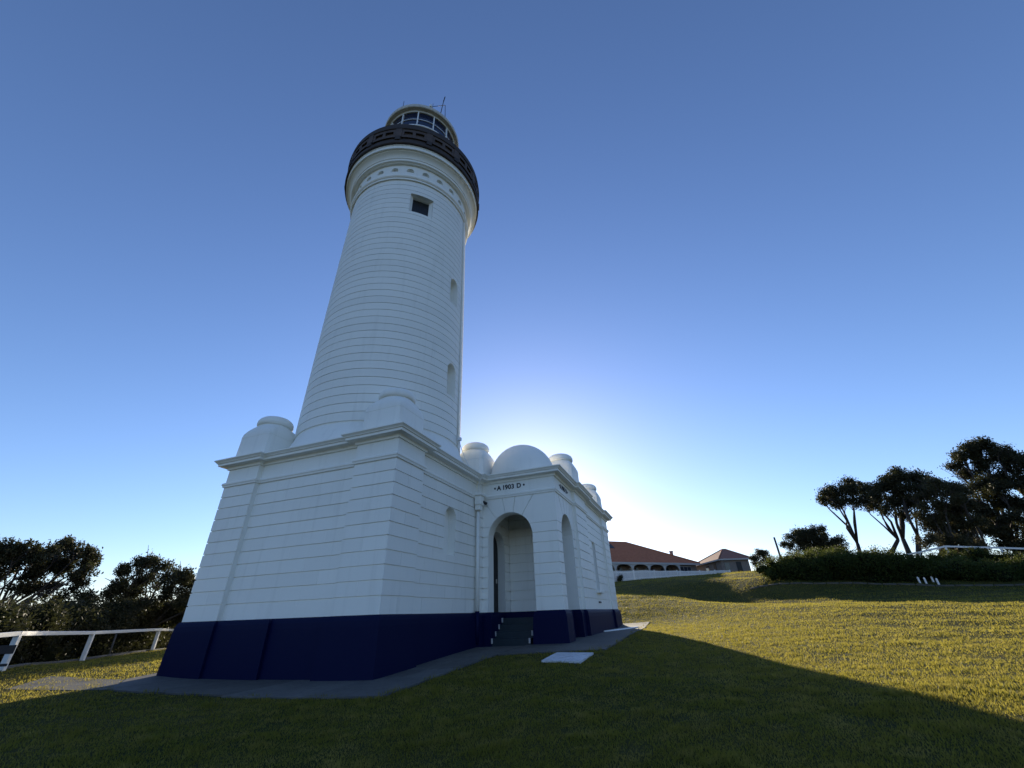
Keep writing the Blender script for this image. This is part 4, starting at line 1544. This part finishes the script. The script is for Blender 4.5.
# the local y axis of H1 must point to hn: rotate so that x->hd; hd rotated +90deg = (0.7193, 0.6947) = hn
r1 = hip(H1, -12, 18.9, 0, 10.5, EZ, 6.85, -3.0, 7.6, 'tile_red')
bm = bmesh.new()
box(bm, -12, 18.9, -0.06, 0.0, EZ - 0.34, EZ - 0.02)
from_bm('fascia', bm, 'housewhite', H1)
bm = bmesh.new()
box(bm, -11.6, 18.3, 2.2, 10.2, -0.3, EZ - 0.14)
from_bm('wall', bm, 'brickwall', H1)
bm = bmesh.new()
box(bm, 14.3, 18.3, 0.5, 2.2, -0.3, EZ - 0.15)
from_bm('end_room', bm, 'brickwall', H1)
bm = bmesh.new()
box(bm, 14.45, 17.0, 0.44, 0.5, 1.1, 2.35)
w_ = from_bm('window', bm, 'housewhite', H1)
for k in range(3):
    bm = bmesh.new()
    box(bm, 14.55 + .82 * k, 15.29 + .82 * k, 0.425, 0.445, 1.2, 2.28)
    from_bm('pane', bm, 'glass2', w_)
px_ = [-12, -8.9, -5.8, -2.6, 0.78, 4.17, 7.57, 10.88, 14.1]
for x in px_[1:]:
    bm = bmesh.new()
    box(bm, x - 0.10, x + 0.10, 0.04, 0.24, -0.3, EZ - 0.34)
    from_bm('verandah_post', bm, 'housewhite', H1)
for a, b in zip(px_[1:], px_[2:]):
    bm = bmesh.new()
    c = (a + b) / 2
    hw_ = (b - a) / 2 - 0.10
    n = 14
    top = EZ - 0.34
    vs = []
    for k in range(n + 1):
        t = -1 + 2 * k / n
        zz = 1.75 + 0.78 * max(0, 1 - abs(t) ** 2.8) ** (1 / 2.2)
        vs.append((c + t * hw_, zz))
    for (y,) in ((0.06,), (0.22,)):
        for k in range(n):
            bm.faces.new([bm.verts.new(v) for v in ((vs[k][0], y, vs[k][1]), (vs[k + 1][0], y, vs[k + 1][1]), (vs[k + 1][0], y, top), (vs[k][0], y, top))])
    for k in range(n):
        bm.faces.new([bm.verts.new(v) for v in ((vs[k][0], .06, vs[k][1]), (vs[k + 1][0], .06, vs[k + 1][1]), (vs[k + 1][0], .22, vs[k + 1][1]), (vs[k][0], .22, vs[k][1]))])
    from_bm('verandah_arch', bm, 'housewhite', H1)
    bm = bmesh.new()
    box(bm, c - .75, c - 0.05, 2.15, 2.2, 0.9, 2.2)
    box(bm, c + .25, c + 0.95, 2.15, 2.2, 0.0, 2.2)
    from_bm('window', bm, 'glass2', H1)
bm = bmesh.new()
box(bm, 17.1, 17.5, 4.6, 5.1, 4.2, 5.35)
box(bm, 17.05, 17.55, 4.55, 5.15, 5.35, 5.5)
from_bm('chimney', bm, 'brickwall', r1)
bm = bmesh.new()
n_ = Vector((0, -(6.85 - EZ), 5.25)).normalized()
for (x0, x1, y0, y1) in ((1.9, 3.6, 3.4, 4.6),):
    sl_ = (6.85 - EZ) / 5.25
    q = [(x0, y0, EZ + sl_ * y0 + .07), (x1, y0, EZ + sl_ * y0 + .07), (x1, y1, EZ + sl_ * y1 + .07), (x0, y1, EZ + sl_ * y1 + .07)]
    vt = [bm.verts.new(p) for p in q]
    vb = [bm.verts.new((p[0], p[1], p[2] - .1)) for p in q]
    bm.faces.new(vt)
    for k in range(4):
        bm.faces.new((vt[k], vb[k], vb[(k + 1) % 4], vt[(k + 1) % 4]))
from_bm('solar_panel', bm, 'black', r1)

# second house seen corner-on
h2d = Vector((72.99 - 71.27, -16.07 + 11.78)).normalized()     # along its right-hand front
H2 = thing('brown_roofed_house', (71.3, -11.6, 5.6), 'smaller tan brick house with brown hip roof right of the verandah house', 'house')
H2.rotation_euler = (0, 0, math.atan2(h2d.y, h2d.x))
E2 = 2.45
r2 = hip(H2, -0.3, 5.2, -0.3, 12.0, E2, 4.45, 3.0, 3.7, 'tile_brown', ym=4.65)
bpy.data.objects.remove(r2.children[0]) if False else None
bm = bmesh.new()
box(bm, 0.15, 4.7, 0.15, 11.6, -0.6, E2 - 0.13)
from_bm('wall', bm, 'brickwall', H2)
bm = bmesh.new()
box(bm, -0.33, 5.23, -0.34, -0.3, E2 - 0.20, E2 + 0.02)
box(bm, -0.34, -0.3, -0.34, 12.0, E2 - 0.20, E2 + 0.02)
from_bm('gutter', bm, 'housewhite', H2)
for (x0, x1, y0, y1, z0, z1, nm) in ((2.55, 3.35, 0.10, 0.15, -0.2, 2.0, 'door'), (0.6, 1.4, 0.10, 0.15, 0.7, 1.9, 'window'), (0.10, 0.15, 2.2, 3.1, -0.2, 2.0, 'door'), (0.10, 0.15, 5.0, 6.2, 0.7, 1.9, 'window')):
    bm = bmesh.new()
    box(bm, x0, x1, y0, y1, z0, z1)
    from_bm(nm, bm, 'door' if nm == 'door' else 'glass2', H2)

# white picket fence in front of the houses
PF = [(49.0, 5.5, 1.30, .0), (50.7, 2.7, 1.28, 0), (52.5, 0.25, 1.12, 0), (54.3, -2.2, .95, 0), (56.4, -5.0, .72, 0), (58.5, -7.9, .55, 0), (60.2, -9.9, .45, 0), (61.8, -11.9, .36, 0)]
pf = thing('picket_fence', gbase(50.7, 2.7), 'white picket fence in front of the tiled houses', 'fence')
pb = Vector(pf.location)
for i, (x, y, h, _) in enumerate(PF):
    bm = bmesh.new()
    zg = tz(x, y)
    box(bm, x - pb.x - .07, x - pb.x + .07, y - pb.y - .07, y - pb.y + .07, zg - pb.z - .3, zg - pb.z + h + .08, 0.006)
    from_bm('post', bm, 'timber_white', pf)
for p, q in zip(PF, PF[1:]):
    a, b = Vector((p[0], p[1])), Vector((q[0], q[1]))
    ln = (b - a).length
    ang = math.atan2(b.y - a.y, b.x - a.x)
    bm = bmesh.new()
    m = int(ln / 0.13)
    for k in range(m):
        t = (k + .5) / m
        c = a.lerp(b, t)
        h = p[2] * (1 - t) + q[2] * t
        zg = tz(c.x, c.y) - pb.z
        mt = Matrix.Translation((c.x - pb.x, c.y - pb.y, zg)) @ Matrix.Rotation(ang, 4, 'Z')
        box(bm, -0.045, 0.045, -0.012, 0.012, -0.1, h, 0, mt)
    o = from_bm('pickets', bm, 'timber_white', pf)
    o['kind'] = 'stuff'
    for f_ in (0.85, 0.2):
        bm = bmesh.new()
        A3 = Vector((a.x - pb.x, a.y - pb.y, tz(a.x, a.y) - pb.z + p[2] * f_))
        B3 = Vector((b.x - pb.x, b.y - pb.y, tz(b.x, b.y) - pb.z + q[2] * f_))
        d = B3 - A3
        mt = Matrix.Translation(A3) @ Matrix.Rotation(ang, 4, 'Z') @ Matrix.Rotation(-math.atan2(d.z, d.xy.length), 4, 'Y')
        box(bm, 0.08, d.length - .08, 0.013, 0.06, -.04, .04, 0, mt)
        from_bm('rail', bm, 'timber_white', pf)

# ------------------------------------------------------------------ mown grass blades
def build_grass(N=1250000):
    r = np.random.default_rng(5)
    th = r.uniform(AZ - rad(72), AZ + rad(72), N)
    lr = r.uniform(math.log(1.2), math.log(72), N)
    d = np.exp(lr)
    x = CAM.x + d * np.cos(th)
    y = CAM.y + d * np.sin(th)
    jx = 0.07 * np.sin(7.3 * x + 4.1 * y) + r.normal(scale=0.03, size=N)
    jy = 0.07 * np.sin(6.1 * y - 5.2 * x) + r.normal(scale=0.03, size=N)
    keep = ~in_poly(x + jx, y + jy, PAVE)
    bare = np.sin(1.9 * x + 2.6 * np.sin(0.8 * y)) * np.sin(2.2 * y + 1.9 * np.sin(1.1 * x)) + 0.6 * np.sin(4.7 * x + 1.3 * y) * np.sin(5.3 * y - 2.1 * x)
    keep &= (bare < 1.0) | (r.random(N) < 0.35)
    keep &= ~((x > -0.1) & (x < 15.2) & (y > -0.3) & (y < 6.6)) & ~((x > 5.1) & (x < 15.2) & (y > -3.0) & (y < 0))
    keep &= ~in_poly(x, y, [(1.02, -4.20), (2.30, -4.21), (2.70, -3.20), (1.35, -3.24)])
    x, y, d = x[keep], y[keep], d[keep]
    n = len(x)
    z = terrain(x, y)
    pat = 0.5 + 0.5 * np.sin(0.8 * x + 1.1 * np.sin(0.5 * y)) * np.sin(0.7 * y + np.sin(0.9 * x))
    clump = np.sin(5.1 * x + 2.3 * np.sin(1.7 * y)) * np.sin(4.3 * y + 2.0 * np.sin(2.1 * x)) + 0.7 * np.sin(11.3 * x + 3 * np.sin(3.1 * y)) * np.sin(9.7 * y - 2 * np.sin(2.7 * x))
    h = (0.011 + 0.012 * r.random(n) + 0.006 * pat + 0.008 * np.clip(clump, -0.6, 1.5)) * (1 + d / 40) * np.where(clump > 0.75, 1.35, 1.0) * np.where(r.random(n) < 0.02, 1.7, 1.0)
    edge = in_poly(x, y, PAVE) | ~in_poly(x, y, [(-40, -40), (60, -40), (60, 40), (-40, 40)])
    h = np.where(edge, h * 1.7 + 0.03, h)
    w = 0.0027 * (1 + d / 5.5) * r.uniform(0.7, 1.3, n)
    a = r.uniform(0, 2 * PI, n)
    lean = r.normal(scale=0.55, size=(n, 2)) * h[:, None]
    bx0 = np.stack([x - np.cos(a) * w, y - np.sin(a) * w, z - 0.006], 1)
    bx1 = np.stack([x + np.cos(a) * w, y + np.sin(a) * w, z - 0.006], 1)
    tp = np.stack([x + lean[:, 0], y + lean[:, 1], z + h], 1)
    V = np.stack([bx0, bx1, tp], 1).reshape(-1, 3)
    F = np.arange(len(V)).reshape(-1, 3)
    o = add_obj('lawn_grass', np_mesh('lawn_grass', V, F), 'blade')
    return tag(o, 'short mown grass of the lawn around the lighthouse', 'grass', None, 'stuff')


build_grass()
print('blocks', NBLK[0], 'objects', len(bpy.data.objects))
